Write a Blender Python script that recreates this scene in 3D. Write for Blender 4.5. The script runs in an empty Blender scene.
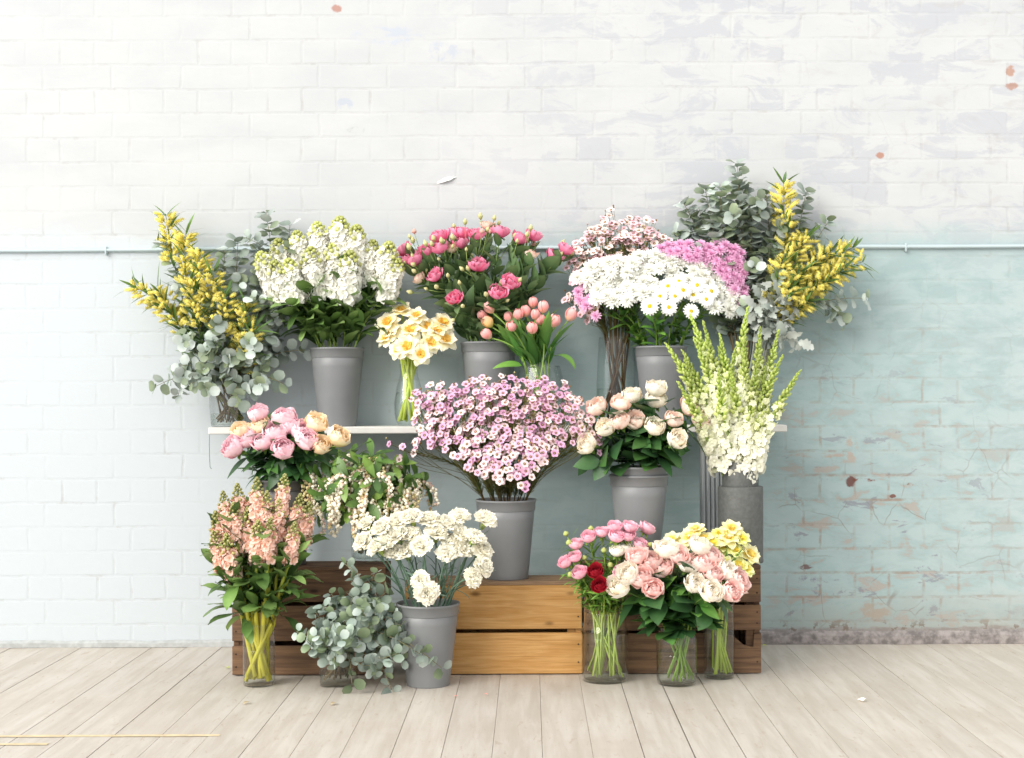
import bpy, math, random
from mathutils import Vector as V, Matrix, noise

R = random.Random(11)
scene = bpy.context.scene
COL = scene.collection
PI = math.pi
DEG = PI / 180

# ------------------------------------------------------------------ camera geometry
FPX, CX, CY, CAMH, DW = 1422.0, 530.0, 395.0, 0.89, 5.06
ROLL = 0.25 * DEG


def P(px, py, D):
    """world point seen at photo position (px, py) when it stands D metres from the camera plane"""
    dx, dy = px - 512, py - 379
    c, s = math.cos(ROLL), math.sin(ROLL)
    px, py = 512 + c * dx - s * dy, 379 + s * dx + c * dy
    return V(((px - CX) / FPX * D, D - DW, CAMH - (py - CY) / FPX * D))


# ------------------------------------------------------------------ colour helpers
def H(h):
    h = h.lstrip('#')
    out = []
    for i in (0, 2, 4):
        c = int(h[i:i + 2], 16) / 255
        out.append(c / 12.92 if c <= .04045 else ((c + .055) / 1.055) ** 2.4)
    return tuple(out)


def mx(a, b, t):
    t = max(0, min(1, t))
    return tuple(x + (y - x) * t for x, y in zip(a, b))


def sc(a, k):
    return tuple(x * k for x in a)


# ------------------------------------------------------------------ geometry collector
class Geo:
    def __init__(s):
        s.v, s.f, s.c, s.m = [], [], [], []

    def add(s, vs, fs, cs, mi=0):
        b = len(s.v)
        s.v += vs
        s.c += cs
        s.f += [tuple(b + i for i in f) for f in fs]
        s.m += [mi] * len(fs)

    def join(s, o, M, tint=None):
        b = len(s.v)
        s.v += [M @ p for p in o.v]
        s.c += [tuple(x * y for x, y in zip(c, tint)) for c in o.c] if tint else o.c
        s.f += [tuple(b + i for i in f) for f in o.f]
        s.m += o.m

    def mesh(s, name, mats, off=None, smooth=True):
        me = bpy.data.meshes.new(name)
        vs = [p - off for p in s.v] if off is not None else s.v
        me.from_pydata([tuple(p) for p in vs], [], s.f)
        me.update()
        at = me.color_attributes.new('Col', 'FLOAT_COLOR', 'POINT')
        flat = []
        for c in s.c:
            flat += [c[0], c[1], c[2], 1.0]
        at.data.foreach_set('color', flat)
        for m in (mats if isinstance(mats, (list, tuple)) else [mats]):
            me.materials.append(m)
        me.polygons.foreach_set('material_index', s.m)
        me.polygons.foreach_set('use_smooth', [smooth] * len(s.f))
        return me


def frame(d):
    d = d.normalized()
    a = V((0, 0, 1)) if abs(d.z) < .95 else V((1, 0, 0))
    x = a.cross(d).normalized()
    return x, d.cross(x), d


def align(pos, d, roll=0.0, s=1.0):
    x, y, z = frame(d)
    M = Matrix((x, y, z)).transposed().to_4x4()
    return Matrix.Translation(pos) @ M @ Matrix.Rotation(roll, 4, 'Z') @ Matrix.Scale(s, 4)


def tube(g, pts, r, c0, c1, n=5, mi=0, cap=True):
    vs, cs, fs = [], [], []
    N = len(pts)
    for i, p in enumerate(pts):
        d = pts[min(i + 1, N - 1)] - pts[max(i - 1, 0)]
        x, y, _ = frame(d if d.length > 1e-9 else V((0, 0, 1)))
        t = i / (N - 1)
        rr = r(t) if callable(r) else r
        for k in range(n):
            a = 2 * PI * k / n
            vs.append(p + x * (rr * math.cos(a)) + y * (rr * math.sin(a)))
            cs.append(mx(c0, c1, t))
    for i in range(N - 1):
        for k in range(n):
            fs.append((i * n + k, i * n + (k + 1) % n, (i + 1) * n + (k + 1) % n, (i + 1) * n + k))
    if cap:
        fs.append(tuple(range(n))[::-1])
        fs.append(tuple((N - 1) * n + k for k in range(n)))
    g.add(vs, fs, cs, mi)


def blob(g, c, d, L, rad, c0, c1, n=6, rings=4, mi=0, power=1.0):
    """egg-shaped body from c along d"""
    x, y, z = frame(d)
    vs, cs, fs = [c.copy()], [c0], []
    for i in range(1, rings):
        t = i / rings
        rr = rad * math.sin(PI * t ** power)
        for k in range(n):
            a = 2 * PI * (k + .5 * (i % 2)) / n
            vs.append(c + z * (L * t) + x * (rr * math.cos(a)) + y * (rr * math.sin(a)))
            cs.append(mx(c0, c1, t))
    vs.append(c + z * L)
    cs.append(c1)
    for k in range(n):
        fs.append((0, 1 + (k + 1) % n, 1 + k))
        for i in range(rings - 2):
            a, b = 1 + i * n, 1 + (i + 1) * n
            fs.append((a + k, a + (k + 1) % n, b + (k + 1) % n, b + k))
        a = 1 + (rings - 2) * n
        fs.append((a + k, a + (k + 1) % n, len(vs) - 1))
    g.add(vs, fs, cs, mi)


def wprof(u, kind):
    if kind == 'ovate':
        return math.sin(PI * min(1, u) ** .72) ** .9 + .02
    if kind == 'lance':
        return math.sin(PI * min(1, u) ** .8) ** .75 * (1 - .25 * u) + .02
    if kind == 'strap':
        return min(1, .45 + u * 2) * (1 - u ** 4) ** .8 + .02
    if kind == 'spoon':
        return math.sin(PI * min(1, u) ** 1.5) ** .8 + .12 * (1 - u)
    if kind == 'round':
        return math.sqrt(max(0, 1 - (2 * u - 1) ** 2)) ** .85 + .03
    if kind == 'lobed':
        return (math.sin(PI * u ** .85) ** .7) * (.45 + .55 * abs(math.sin(PI * (u * 4.0 + .1)))) + .04
    return 1


def leaf(g, base, d, nrm, L, W, bend, fold, c0, c1, shape='ovate', ns=5, rib=1.25, wave=0.0, rr=R, pet=0.0, mi=0):
    d = d.normalized()
    nrm = (nrm - d * nrm.dot(d)).normalized()
    side = d.cross(nrm)
    vs, cs, fs = [], [], []
    p = base.copy()
    if pet > 0:
        p2 = p + d * pet
        tube(g, [p, p2], .0008, c0, c0, 3, mi, False)
        p = p2
    ph = rr.random() * 6
    for i in range(ns + 1):
        u = i / ns
        a = bend * u
        dd = d * math.cos(a) - nrm * math.sin(a)
        nn = nrm * math.cos(a) + d * math.sin(a)
        if i:
            p = p + dd * (L / ns)
        w = W / 2 * wprof(u, shape)
        wv = wave * W * math.sin(u * 9 + ph)
        wv2 = wave * W * math.sin(u * 8 + ph + 2)
        vs += [p - side * w + nn * (fold * w + wv), p.copy(), p + side * w + nn * (fold * w + wv2)]
        c = mx(c0, c1, u)
        cs += [c, sc(c, rib), c]
    for i in range(ns):
        for k in (0, 1):
            a = i * 3 + k
            fs.append((a, a + 1, a + 4, a + 3))
    g.add(vs, fs, cs, mi)


def petal(g, az, r0, z0, L, W, th0, th1, cup, cols, ruf=0.0, nu=4, nv=4, blunt=.6, wbase=.35, peak=.62, rr=R, mi=0):
    """one petal round the +Z axis; th = angle from the axis at base and tip (degrees)"""
    rad = V((math.cos(az), math.sin(az), 0))
    tan = V((-math.sin(az), math.cos(az), 0))
    Z = V((0, 0, 1))
    p = rad * r0 + Z * z0
    vs, cs, fs = [], [], []
    ph = rr.random() * 6
    for i in range(nu + 1):
        u = i / nu
        th = (th0 + (th1 - th0) * u) * DEG
        dd = rad * math.sin(th) + Z * math.cos(th)
        nn = Z * math.sin(th) - rad * math.cos(th)
        if i:
            p = p + dd * (L / nu)
        if u < peak:
            w = wbase + (1 - wbase) * math.sin(PI / 2 * u / peak)
        else:
            w = max(0.0, math.cos((u - peak) / (1 - peak) * PI / 2 * .93)) ** blunt
        w *= W / 2
        for k in range(nv + 1):
            v = 2 * k / nv - 1
            q = p + tan * (w * v) + nn * (cup * w * v * v - (.25 * L * v * v * u * u if blunt < .5 else 0) * 0)
            if ruf:
                q = q + nn * (ruf * L * u * u * math.sin(v * 5.5 + ph)) + dd * (ruf * .8 * L * u * u * math.sin(v * 8 + ph * 2))
            vs.append(q)
            c = mx(cols[0], cols[1], u * 2) if u < .5 else mx(cols[1], cols[2], u * 2 - 1)
            cs.append(c)
    m = nv + 1
    for i in range(nu):
        for k in range(nv):
            fs.append((i * m + k, i * m + k + 1, (i + 1) * m + k + 1, (i + 1) * m + k))
    g.add(vs, fs, cs, mi)


# ------------------------------------------------------------------ materials
def mat(name):
    m = bpy.data.materials.new(name)
    m.use_nodes = True
    nt = m.node_tree
    nt.nodes.clear()
    return m, nt, nt.nodes.new('ShaderNodeOutputMaterial')


class N:
    """small helper to wire nodes"""
    def __init__(s, nt):
        s.nt = nt

    def __call__(s, typ, **kw):
        n = s.nt.nodes.new(typ)
        ins = kw.pop('ins', {})
        for k, v in kw.items():
            setattr(n, k, v)
        for k, v in ins.items():
            s.put(n.inputs[k], v)
        return n

    def put(s, inp, v):
        if isinstance(v, bpy.types.NodeSocket):
            s.nt.links.new(v, inp)
        else:
            if inp.type == 'RGBA' and len(v) == 3:
                v = (*v, 1)
            inp.default_value = v

    def math(s, op, a, b=0.0, c=None, clamp=False):
        n = s('ShaderNodeMath', operation=op, use_clamp=clamp)
        s.put(n.inputs[0], a)
        s.put(n.inputs[1], b)
        if c is not None:
            s.put(n.inputs[2], c)
        return n.outputs[0]

    def mix(s, f, a, b, blend='MIX'):
        n = s('ShaderNodeMix', data_type='RGBA', blend_type=blend)
        s.put(n.inputs[0], f)
        s.put(n.inputs[6], a)
        s.put(n.inputs[7], b)
        return n.outputs[2]

    def noise(s, vec, scale, detail=4, rough=.55, dist=0.0):
        n = s('ShaderNodeTexNoise', ins={'Vector': vec, 'Scale': scale, 'Detail': detail, 'Roughness': rough, 'Distortion': dist})
        return n.outputs[0]

    def ramp(s, f, lo, hi):
        n = s('ShaderNodeMapRange', interpolation_type='SMOOTHSTEP', ins={0: f, 1: lo, 2: hi, 3: 0.0, 4: 1.0})
        return n.outputs[0]


def plant_mat(name, transl=.3, rough=.6, spec=.3, var=.12, k=.93):
    m, nt, out = mat(name)
    n = N(nt)
    at = n('ShaderNodeAttribute', attribute_name='Col').outputs['Color']
    oi = n('ShaderNodeObjectInfo').outputs['Random']
    val = n('ShaderNodeMapRange', ins={0: oi, 1: 0.0, 2: 1.0, 3: 1 - var, 4: 1 + var * .5}).outputs[0]
    tc = n('ShaderNodeTexCoord').outputs['Object']
    ns = n.noise(tc, 60, 2)
    val2 = n('ShaderNodeMapRange', ins={0: ns, 1: 0.3, 2: .7, 3: .93, 4: 1.05}).outputs[0]
    hs = n('ShaderNodeHueSaturation', ins={'Color': at, 'Value': n.math('MULTIPLY', val, val2)}).outputs[0]
    p = n('ShaderNodeBsdfPrincipled', ins={'Base Color': hs, 'Roughness': rough, 'Specular IOR Level': spec})
    t = n('ShaderNodeBsdfTranslucent', ins={'Color': hs})
    dim = n.mix(1.0, hs, (transl, transl, transl), 'MULTIPLY')
    nt.links.new(dim, t.inputs['Color'])
    nt.links.new(n.mix(1.0, hs, (k, k, k), 'MULTIPLY'), p.inputs['Base Color'])
    add = n('ShaderNodeAddShader', ins={0: p.outputs[0], 1: t.outputs[0]})  # translucent light stacked on the diffuse, so petals glow extra bright
    nt.links.new(add.outputs[0], out.inputs[0])
    return m


M_PETAL = plant_mat('petal', .25, .75, .1, .05)
M_LEAF = plant_mat('leaf', .2, .4, .45, .25, .80)
M_EUC = plant_mat('eucalyptus_leaf', .12, .5, .4, .25, .84)
M_STEM = plant_mat('stem', .1, .5, .3, .15)
M_WOODSTEM = plant_mat('woody_stem', .0, .8, .1, .2)


def plain_mat(name, col, rough=.5, spec=.4, metal=0.0, nscale=30.0, namp=.08, bump=0.0, streak=False):
    m, nt, out = mat(name)
    n = N(nt)
    tc = n('ShaderNodeTexCoord').outputs['Object']
    if streak:
        tc = n('ShaderNodeMapping', ins={0: tc, 3: (1, 1, .08)}).outputs[0]
    ns = n.noise(tc, nscale, 5)
    c = n.mix(n.ramp(ns, .3, .7), sc(col, 1 - namp), sc(col, 1 + namp))
    p = n('ShaderNodeBsdfPrincipled', ins={'Base Color': c, 'Roughness': rough, 'Specular IOR Level': spec, 'Metallic': metal})
    if bump:
        b = n('ShaderNodeBump', ins={'Strength': bump, 'Distance': .003, 'Height': ns})
        nt.links.new(b.outputs[0], p.inputs['Normal'])
    nt.links.new(p.outputs[0], out.inputs[0])
    return m


def glass_mat(name, tint, base=.05, edge=.75, powr=3.5, gt=(1, 1, 1)):
    m, nt, out = mat(name)
    n = N(nt)
    f = n('ShaderNodeLayerWeight', ins={'Blend': .5}).outputs['Facing']
    fac = n.math('ADD', n.math('MULTIPLY', n.math('POWER', f, powr), edge), base, clamp=True)
    edgecol = n.mix(n.math('POWER', f, 3.0), tint, sc(tint, .72))
    t = n('ShaderNodeBsdfTransparent', ins={'Color': edgecol})
    gl = n('ShaderNodeBsdfGlossy', ins={'Color': gt, 'Roughness': .03})
    mixs = n('ShaderNodeMixShader', ins={0: fac, 1: t.outputs[0], 2: gl.outputs[0]})
    nt.links.new(mixs.outputs[0], out.inputs[0])
    return m


M_GLASS = glass_mat('clear_glass', (.97, .985, .98))
M_WATER = glass_mat('vase_water', (.95, .97, .95), .015, .25, 4)
M_BUCKET = plain_mat('grey_bucket_plastic', H('828486'), .42, .45, 0, 9, .05)
M_DARKBUCKET = plain_mat('dark_bucket_plastic', H('605e5e'), .45, .4, 0, 9, .05)
M_JUG = plain_mat('weathered_grey_metal', H('5f615f'), .6, .35, .1, 70, .14, .25)
M_POST = plain_mat('galvanised_post', H('989d9e'), .45, .5, .2, 12, .08, .0, True)
M_SHELF = plain_mat('white_shelf_paint', H('dcdad5'), .5, .3, 0, 14, .03)
M_WIRE = plain_mat('green_wire', H('6f8a84'), .6, .3)
M_RAIL = plain_mat('painted_rail', H('bccbce'), .5, .3, 0, 6, .04)
M_NAIL = plain_mat('nail_iron', H('3b332c'), .6, .4, .4)
M_LINE = plain_mat('faded_yellow_paint', H('d8c7a4'), .8, .1, 0, 30, .12)
M_LINER = plain_mat('glass_base', H('9aa09a'), .3, .4)


def wood_mat(name, ca, cb, cd, dark=.35):
    m, nt, out = mat(name)
    n = N(nt)
    tc = n('ShaderNodeTexCoord').outputs['Object']
    at = n('ShaderNodeAttribute', attribute_name='Col').outputs['Color']
    off = n('ShaderNodeVectorMath', operation='MULTIPLY_ADD', ins={0: at, 1: (7, 9, 5), 2: tc}).outputs[0]
    st = n('ShaderNodeMapping', ins={0: off, 3: (1.6, 12, 22)}).outputs[0]
    g1 = n.noise(st, 3.5, 6, .6, .6)
    st2 = n('ShaderNodeMapping', ins={0: off, 3: (1, 20, 60)}).outputs[0]
    g2 = n.noise(st2, 5, 4)
    c = n.mix(n.ramp(g1, .32, .68), ca, cb)
    c = n.mix(n.math('MULTIPLY', n.ramp(g2, .52, .75), .55), c, cd)
    big = n.noise(off, 4, 3)
    c = n.mix(n.math('MULTIPLY', n.ramp(big, .5, .75), dark), c, cd)
    vor = n('ShaderNodeTexVoronoi', ins={'Vector': n('ShaderNodeMapping', ins={0: off, 3: (4, 6, 9)}).outputs[0], 'Scale': 1.3}).outputs['Distance']
    c = n.mix(n.math('MULTIPLY', n.math('SUBTRACT', 1.0, n.ramp(vor, .03, .13)), .75), c, sc(cd, .45))
    bri = n('ShaderNodeSeparateColor', ins={0: at}).outputs[0]
    c = n.mix(1.0, c, n('ShaderNodeCombineColor', ins={0: bri, 1: bri, 2: bri}).outputs[0], 'MULTIPLY')
    p = n('ShaderNodeBsdfPrincipled', ins={'Base Color': c, 'Roughness': .75, 'Specular IOR Level': .2})
    b = n('ShaderNodeBump', ins={'Strength': .35, 'Distance': .002, 'Height': g1})
    nt.links.new(b.outputs[0], p.inputs['Normal'])
    nt.links.new(p.outputs[0], out.inputs[0])
    return m


M_DWOOD = wood_mat('weathered_brown_wood', H('664f40'), H('8a6c52'), H('362922'))
M_LWOOD = wood_mat('golden_pine_wood', H('b98a50'), H('cda26a'), H('8c6236'), .3)
M_TOPWOOD = wood_mat('brown_top_wood', H('8a6f58'), H('a98e70'), H('5e4a3a'))


def blob_mask(n, x, z, nz, cx, cz, rx, rz, hard=.25):
    a = n.math('DIVIDE', n.math('SUBTRACT', x, cx), rx)
    b = n.math('DIVIDE', n.math('SUBTRACT', z, cz), rz)
    d = n.math('SQRT', n.math('ADD', n.math('MULTIPLY', a, a), n.math('MULTIPLY', b, b)))
    d = n.math('ADD', d, n.math('MULTIPLY', n.math('SUBTRACT', nz, .5), 2.6))
    return n.math('SUBTRACT', 1.0, n.ramp(d, 1 - hard, 1 + hard))


ZRAIL = P(100, 250, 5.05).z


def wall_mat():
    m, nt, out = mat('painted_brick')
    n = N(nt)
    tc = n('ShaderNodeTexCoord').outputs['Object']
    sep = n('ShaderNodeSeparateXYZ', ins={0: tc})
    x, z = sep.outputs[0], sep.outputs[2]
    flat = n('ShaderNodeCombineXYZ', ins={0: x, 1: z}).outputs[0]
    wob = n('ShaderNodeTexNoise', ins={'Vector': flat, 'Scale': 5.0, 'Detail': 3}).outputs[1]
    fl2 = n('ShaderNodeVectorMath', operation='MULTIPLY_ADD', ins={0: wob, 1: (.022, .014, 0), 2: flat}).outputs[0]
    br = n('ShaderNodeTexBrick', offset=.5, squash=.5, squash_frequency=2,
           ins={'Vector': fl2, 'Scale': 1.0, 'Mortar Size': .0075, 'Mortar Smooth': .75, 'Bias': 0.0, 'Brick Width': .245, 'Row Height': .0865,
                'Color1': (0, 0, 0, 1), 'Color2': (1, 1, 1, 1), 'Mortar': (.5, .5, .5, 1)})
    mort = br.outputs['Fac']
    brv = n('ShaderNodeSeparateColor', ins={0: br.outputs['Color']}).outputs[0]
    st = n('ShaderNodeMapping', ins={0: flat, 3: (1, 2.2, 1)}).outputs[0]
    nA = n.noise(st, 2.2, 6, .62, .3)
    nB = n.noise(st, 7, 7, .65, .4)
    nC = n.noise(flat, 22, 6, .62)
    nD = n.noise(flat, 1.1, 3)
    nE = n.noise(st, 4.1, 8, .7, .8)
    mort = n.math('MULTIPLY', mort, n.math('ADD', n.math('MULTIPLY', n.ramp(n.noise(flat, 3.3, 5, .65), .40, .62), .8), .2))
    # upper paint: white, lavender-grey where worn
    up = n.mix(n.ramp(nA, .35, .7), H('f4f4f2'), H('ecedec'))
    wearx = n.ramp(x, -.75, .55)
    pat = n.math('MULTIPLY', n.ramp(n.math('ADD', nE, n.math('MULTIPLY', n.math('SUBTRACT', brv, .5), .16)), .50, .58), wearx)
    up = n.mix(n.math('MULTIPLY', pat, .62), up, H('dddee4'))
    up = n.mix(n.math('MULTIPLY', n.math('MULTIPLY', n.ramp(nB, .55, .7), n.ramp(x, .3, 1.4)), .5), up, H('e2ddd9'))
    # lower paint: pale blue to teal, its left-to-right change partly painted-in light
    lo = n.mix(n.ramp(n.math('ADD', x, n.math('MULTIPLY', nD, .8)), -.9, .9), H('f3f9fb'), H('cde3e1'))
    lo = n.mix(n.math('MULTIPLY', n.ramp(n.math('SUBTRACT', x, n.math('MULTIPLY', nA, .9)), .5, 1.45), .85), lo, H('dbe8e6'))
    lo = n.mix(n.math('MULTIPLY', n.ramp(nB, .42, .62), n.math('MULTIPLY', wearx, .5)), lo, H('b0cdcc'))
    blu = n.math('MULTIPLY', n.ramp(nE, .48, .6), n.math('MULTIPLY', wearx, .45))
    lo = n.mix(blu, lo, H('c9d9d8'))
    # worn pinkish plaster patches
    wr = n.math('MULTIPLY', n.ramp(x, .65, 1.0), n.ramp(n.math('MULTIPLY', z, -1.0), -1.35, -.5))
    wr = n.math('MULTIPLY', wr, n.math('SUBTRACT', 1.0, n.math('MULTIPLY', n.ramp(x, 1.35, 1.9), .75)))
    pm = n.math('MULTIPLY', n.ramp(n.math('ADD', nB, n.math('MULTIPLY', mort, .05)), .55, .64), wr)
    lo = n.mix(n.math('MULTIPLY', pm, .8), lo, H('d5c6ba'))
    pm2 = n.math('MULTIPLY', n.ramp(n.noise(st, 6, 7, .68, .5), .60, .64), wr)
    lo = n.mix(n.math('MULTIPLY', pm2, .7), lo, H('a8a7b0'))
    edge = n.math('ADD', z, n.math('MULTIPLY', n.math('SUBTRACT', nB, .5), .25))
    c = n.mix(n.ramp(edge, ZRAIL - .03, ZRAIL + .12), lo, up)
    # mortar crevices
    crev = n.math('MULTIPLY', mort, n.ramp(nC, .45, .75))
    c = n.mix(n.math('MULTIPLY', crev, .34), c, H('c2b6a6'))
    c = n.mix(n.math('MULTIPLY', mort, .03), c, H('b4b9b8'))
    vor = n('ShaderNodeTexVoronoi', feature='DISTANCE_TO_EDGE', ins={'Vector': n('ShaderNodeVectorMath', operation='MULTIPLY_ADD', ins={0: wob, 1: (.12, .12, 0), 2: flat}).outputs[0], 'Scale': 7.0}).outputs['Distance']
    crk = n.math('MULTIPLY', n.math('SUBTRACT', 1.0, n.ramp(vor, .004, .018)), n.ramp(n.noise(flat, 5.2, 4), .48, .62))
    crk = n.math('MULTIPLY', crk, n.math('ADD', n.math('MULTIPLY', wr, .45), n.math('MULTIPLY', wearx, .08)))
    c = n.mix(crk, c, H('a2978a'))
    c = n.mix(n.math('MULTIPLY', n.math('MULTIPLY', mort, wr), n.math('MULTIPLY', n.ramp(nC, .40, .6), .7)), c, H('b9a390'))
    fine = n.math('MULTIPLY', n.ramp(n.noise(flat, 60, 6, .75), .60, .70), n.math('ADD', wr, .15))
    c = n.mix(n.math('MULTIPLY', fine, .45), c, H('c7bcb0'))
    # foot of the wall
    foot = n.math('SUBTRACT', 1.0, n.ramp(n.math('ADD', z, n.math('MULTIPLY', n.math('SUBTRACT', nB, .5), .05)), .052, .062))
    fr = n.math('MULTIPLY', foot, n.ramp(x, .1, .8))
    c = n.mix(n.math('MULTIPLY', fr, .85), c, n.mix(n.ramp(nC, .42, .6), H('a59a9c'), H('c4c2c4')))
    rust = n.math('MULTIPLY', n.math('MULTIPLY', n.ramp(nC, .55, .6), n.ramp(x, .6, 1.0)), n.math('SUBTRACT', 1.0, n.ramp(z, .05, .10)))
    c = n.mix(n.math('MULTIPLY', rust, .8), c, H('7a5b4c'))
    dirt = n.math('MULTIPLY', n.math('SUBTRACT', 1.0, n.ramp(n.math('ADD', z, n.math('MULTIPLY', nB, .25)), .12, .36)), n.ramp(x, .3, 1.3))
    c = n.mix(n.math('MULTIPLY', dirt, .5), c, H('b9ab98'))
    # chips down to red brick
    nz = n.noise(flat, 26, 9, .78)
    for (px, py, rx, rz, col) in ((337, 8, .018, .012, 'd9a08f'), (880, 155, .014, .010, 'd79a80'), (1010, 72, .016, .018, 'd9a78f'), (1012, 86, .02, .012, 'd3a490'),
                                  (851, 482, .016, .020, '7e3a2a'), (865, 480, .035, .006, '9a5240'), (893, 496, .010, .006, '8e4a38'), (908, 484, .03, .006, '9a6a58'),
                                  (820, 455, .10, .008, 'd9c4b4'), (852, 450, .02, .05, 'd9c8b8'), (875, 610, .06, .025, 'cdbfae'), (805, 567, .025, .008, '8d6a66'),
                                  (809, 583, .04, .022, 'a9a3b0'), (345, 105, .03, .022, 'dfe4ee'), (356, 130, .03, .012, 'd6d8d6'), (385, 35, .12, .03, 'e4e9f3'), (445, 50, .05, .035, 'e2e7f0')):
        q = P(px, py, DW)
        bm = blob_mask(n, x, z, nz, q.x, q.z, rx, rz)
        if max(rx, rz) > .024:
            bm = n.math('MULTIPLY', bm, n.ramp(nB if rx > .05 else nC, .44, .54))
        c = n.mix(n.math('MULTIPLY', bm, .85), c, H(col))
    c = n.mix(1.0, c, (.622, .638, .657), 'MULTIPLY')
    p = n('ShaderNodeBsdfPrincipled', ins={'Base Color': c, 'Roughness': .75, 'Specular IOR Level': .15})
    h = n.math('ADD', n.math('MULTIPLY', mort, -1.0), n.math('MULTIPLY', nC, .35))
    h = n.math('ADD', h, n.math('MULTIPLY', nB, .7))
    h = n.math('SUBTRACT', h, n.math('MULTIPLY', n.math('ADD', pm, n.math('MULTIPLY', pat, .5)), .25))
    b = n('ShaderNodeBump', ins={'Strength': .20, 'Distance': .005, 'Height': h})
    nt.links.new(b.outputs[0], p.inputs['Normal'])
    nt.links.new(p.outputs[0], out.inputs[0])
    return m


def floor_mat():
    m, nt, out = mat('worn_white_boards')
    n = N(nt)
    tc = n('ShaderNodeTexCoord').outputs['Object']
    at = n('ShaderNodeAttribute', attribute_name='Col').outputs['Color']
    sa = n('ShaderNodeSeparateColor', ins={0: at})
    off = n('ShaderNodeVectorMath', operation='MULTIPLY_ADD', ins={0: at, 1: (3, 11, 1), 2: tc}).outputs[0]
    st = n('ShaderNodeMapping', ins={0: off, 3: (14, 1.2, 1)}).outputs[0]
    g = n.noise(st, 2.2, 6, .62, .4)
    b2 = n.noise(tc, 2.6, 5, .6)
    c = n.mix(n.ramp(g, .3, .7), H('bfb6aa'), H('cfc8be'))
    c = n.mix(n.math('MULTIPLY', n.ramp(b2, .45, .7), .5), c, H('bcb1a4'))
    st2 = n('ShaderNodeMapping', ins={0: off, 3: (9, 2.4, 1)}).outputs[0]
    sp = n.noise(st2, 6, 8, .72, .6)
    c = n.mix(n.math('MULTIPLY', n.ramp(sp, .58, .66), .5), c, H('ae9a86'))
    sp2 = n.noise(tc, 45, 5, .7)
    c = n.mix(n.math('MULTIPLY', n.ramp(sp2, .68, .74), .6), c, H('9c8b7a'))
    bri = sa.outputs[2]
    c = n.mix(1.0, c, n('ShaderNodeCombineColor', ins={0: bri, 1: bri, 2: bri}).outputs[0], 'MULTIPLY')
    p = n('ShaderNodeBsdfPrincipled', ins={'Base Color': c, 'Roughness': .6, 'Specular IOR Level': .3})
    b = n('ShaderNodeBump', ins={'Strength': .3, 'Distance': .002, 'Height': n.math('SUBTRACT', g, sp)})
    nt.links.new(b.outputs[0], p.inputs['Normal'])
    nt.links.new(p.outputs[0], out.inputs[0])
    return m


# ------------------------------------------------------------------ objects
def link(name, me, parent=None, M=None):
    o = bpy.data.objects.new(name, me)
    COL.objects.link(o)
    if parent is not None:
        o.parent = parent
    if M is not None:
        o.matrix_local = M
    return o


def thing(name, label, cat, loc, group=None):
    o = bpy.data.objects.new(name, None)
    COL.objects.link(o)
    o.location = loc
    o.empty_display_size = .03
    o['label'], o['category'] = label, cat
    if group:
        o['group'] = group
    return o


WHITE = (1, 1, 1)


def box(g, x0, x1, y0, y1, z0, z1, col=WHITE, bev=0.0, mi=0):
    b = min(bev, (x1 - x0) * .4, (y1 - y0) * .4, (z1 - z0) * .4)
    if b <= 0:
        vs = [V((x, y, z)) for z in (z0, z1) for y in (y0, y1) for x in (x0, x1)]
        fs = [(0, 2, 3, 1), (4, 5, 7, 6), (0, 1, 5, 4), (2, 6, 7, 3), (0, 4, 6, 2), (1, 3, 7, 5)]
        g.add(vs, fs, [col] * 8, mi)
        return
    # chamfered box: 24 vertices
    vs, idx = [], {}
    for sx in (0, 1):
        for sy in (0, 1):
            for sz in (0, 1):
                X, Y, Z = (x0, x1)[sx], (y0, y1)[sy], (z0, z1)[sz]
                dx, dy, dz = (b, -b)[sx], (b, -b)[sy], (b, -b)[sz]
                for ax, p in (('x', (X, Y + dy, Z + dz)), ('y', (X + dx, Y, Z + dz)), ('z', (X + dx, Y + dy, Z))):
                    idx[(sx, sy, sz, ax)] = len(vs)
                    vs.append(V(p))
    I = lambda a, b_, c, ax: idx[(a, b_, c, ax)]
    fs = []
    for s in (0, 1):
        fs.append([I(s, 0, 0, 'x'), I(s, 1, 0, 'x'), I(s, 1, 1, 'x'), I(s, 0, 1, 'x')])
        fs.append([I(0, s, 0, 'y'), I(1, s, 0, 'y'), I(1, s, 1, 'y'), I(0, s, 1, 'y')])
        fs.append([I(0, 0, s, 'z'), I(1, 0, s, 'z'), I(1, 1, s, 'z'), I(0, 1, s, 'z')])
        for t in (0, 1):
            fs.append([I(s, t, 0, 'x'), I(s, t, 1, 'x'), I(s, t, 1, 'y'), I(s, t, 0, 'y')])
            fs.append([I(s, 0, t, 'x'), I(s, 1, t, 'x'), I(s, 1, t, 'z'), I(s, 0, t, 'z')])
            fs.append([I(0, s, t, 'y'), I(1, s, t, 'y'), I(1, s, t, 'z'), I(0, s, t, 'z')])
            for q in (0, 1):
                fs.append([I(s, t, q, 'x'), I(s, t, q, 'y'), I(s, t, q, 'z')])
    c = V(((x0 + x1) / 2, (y0 + y1) / 2, (z0 + z1) / 2))
    out = []
    for f in fs:
        a, b_, d = vs[f[0]], vs[f[1]], vs[f[2]]
        nn = (b_ - a).cross(d - a)
        mid = sum((vs[i] for i in f), V((0, 0, 0))) / len(f)
        out.append(tuple(f if nn.dot(mid - c) > 0 else f[::-1]))
    g.add(vs, out, [col] * 24, mi)


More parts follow.
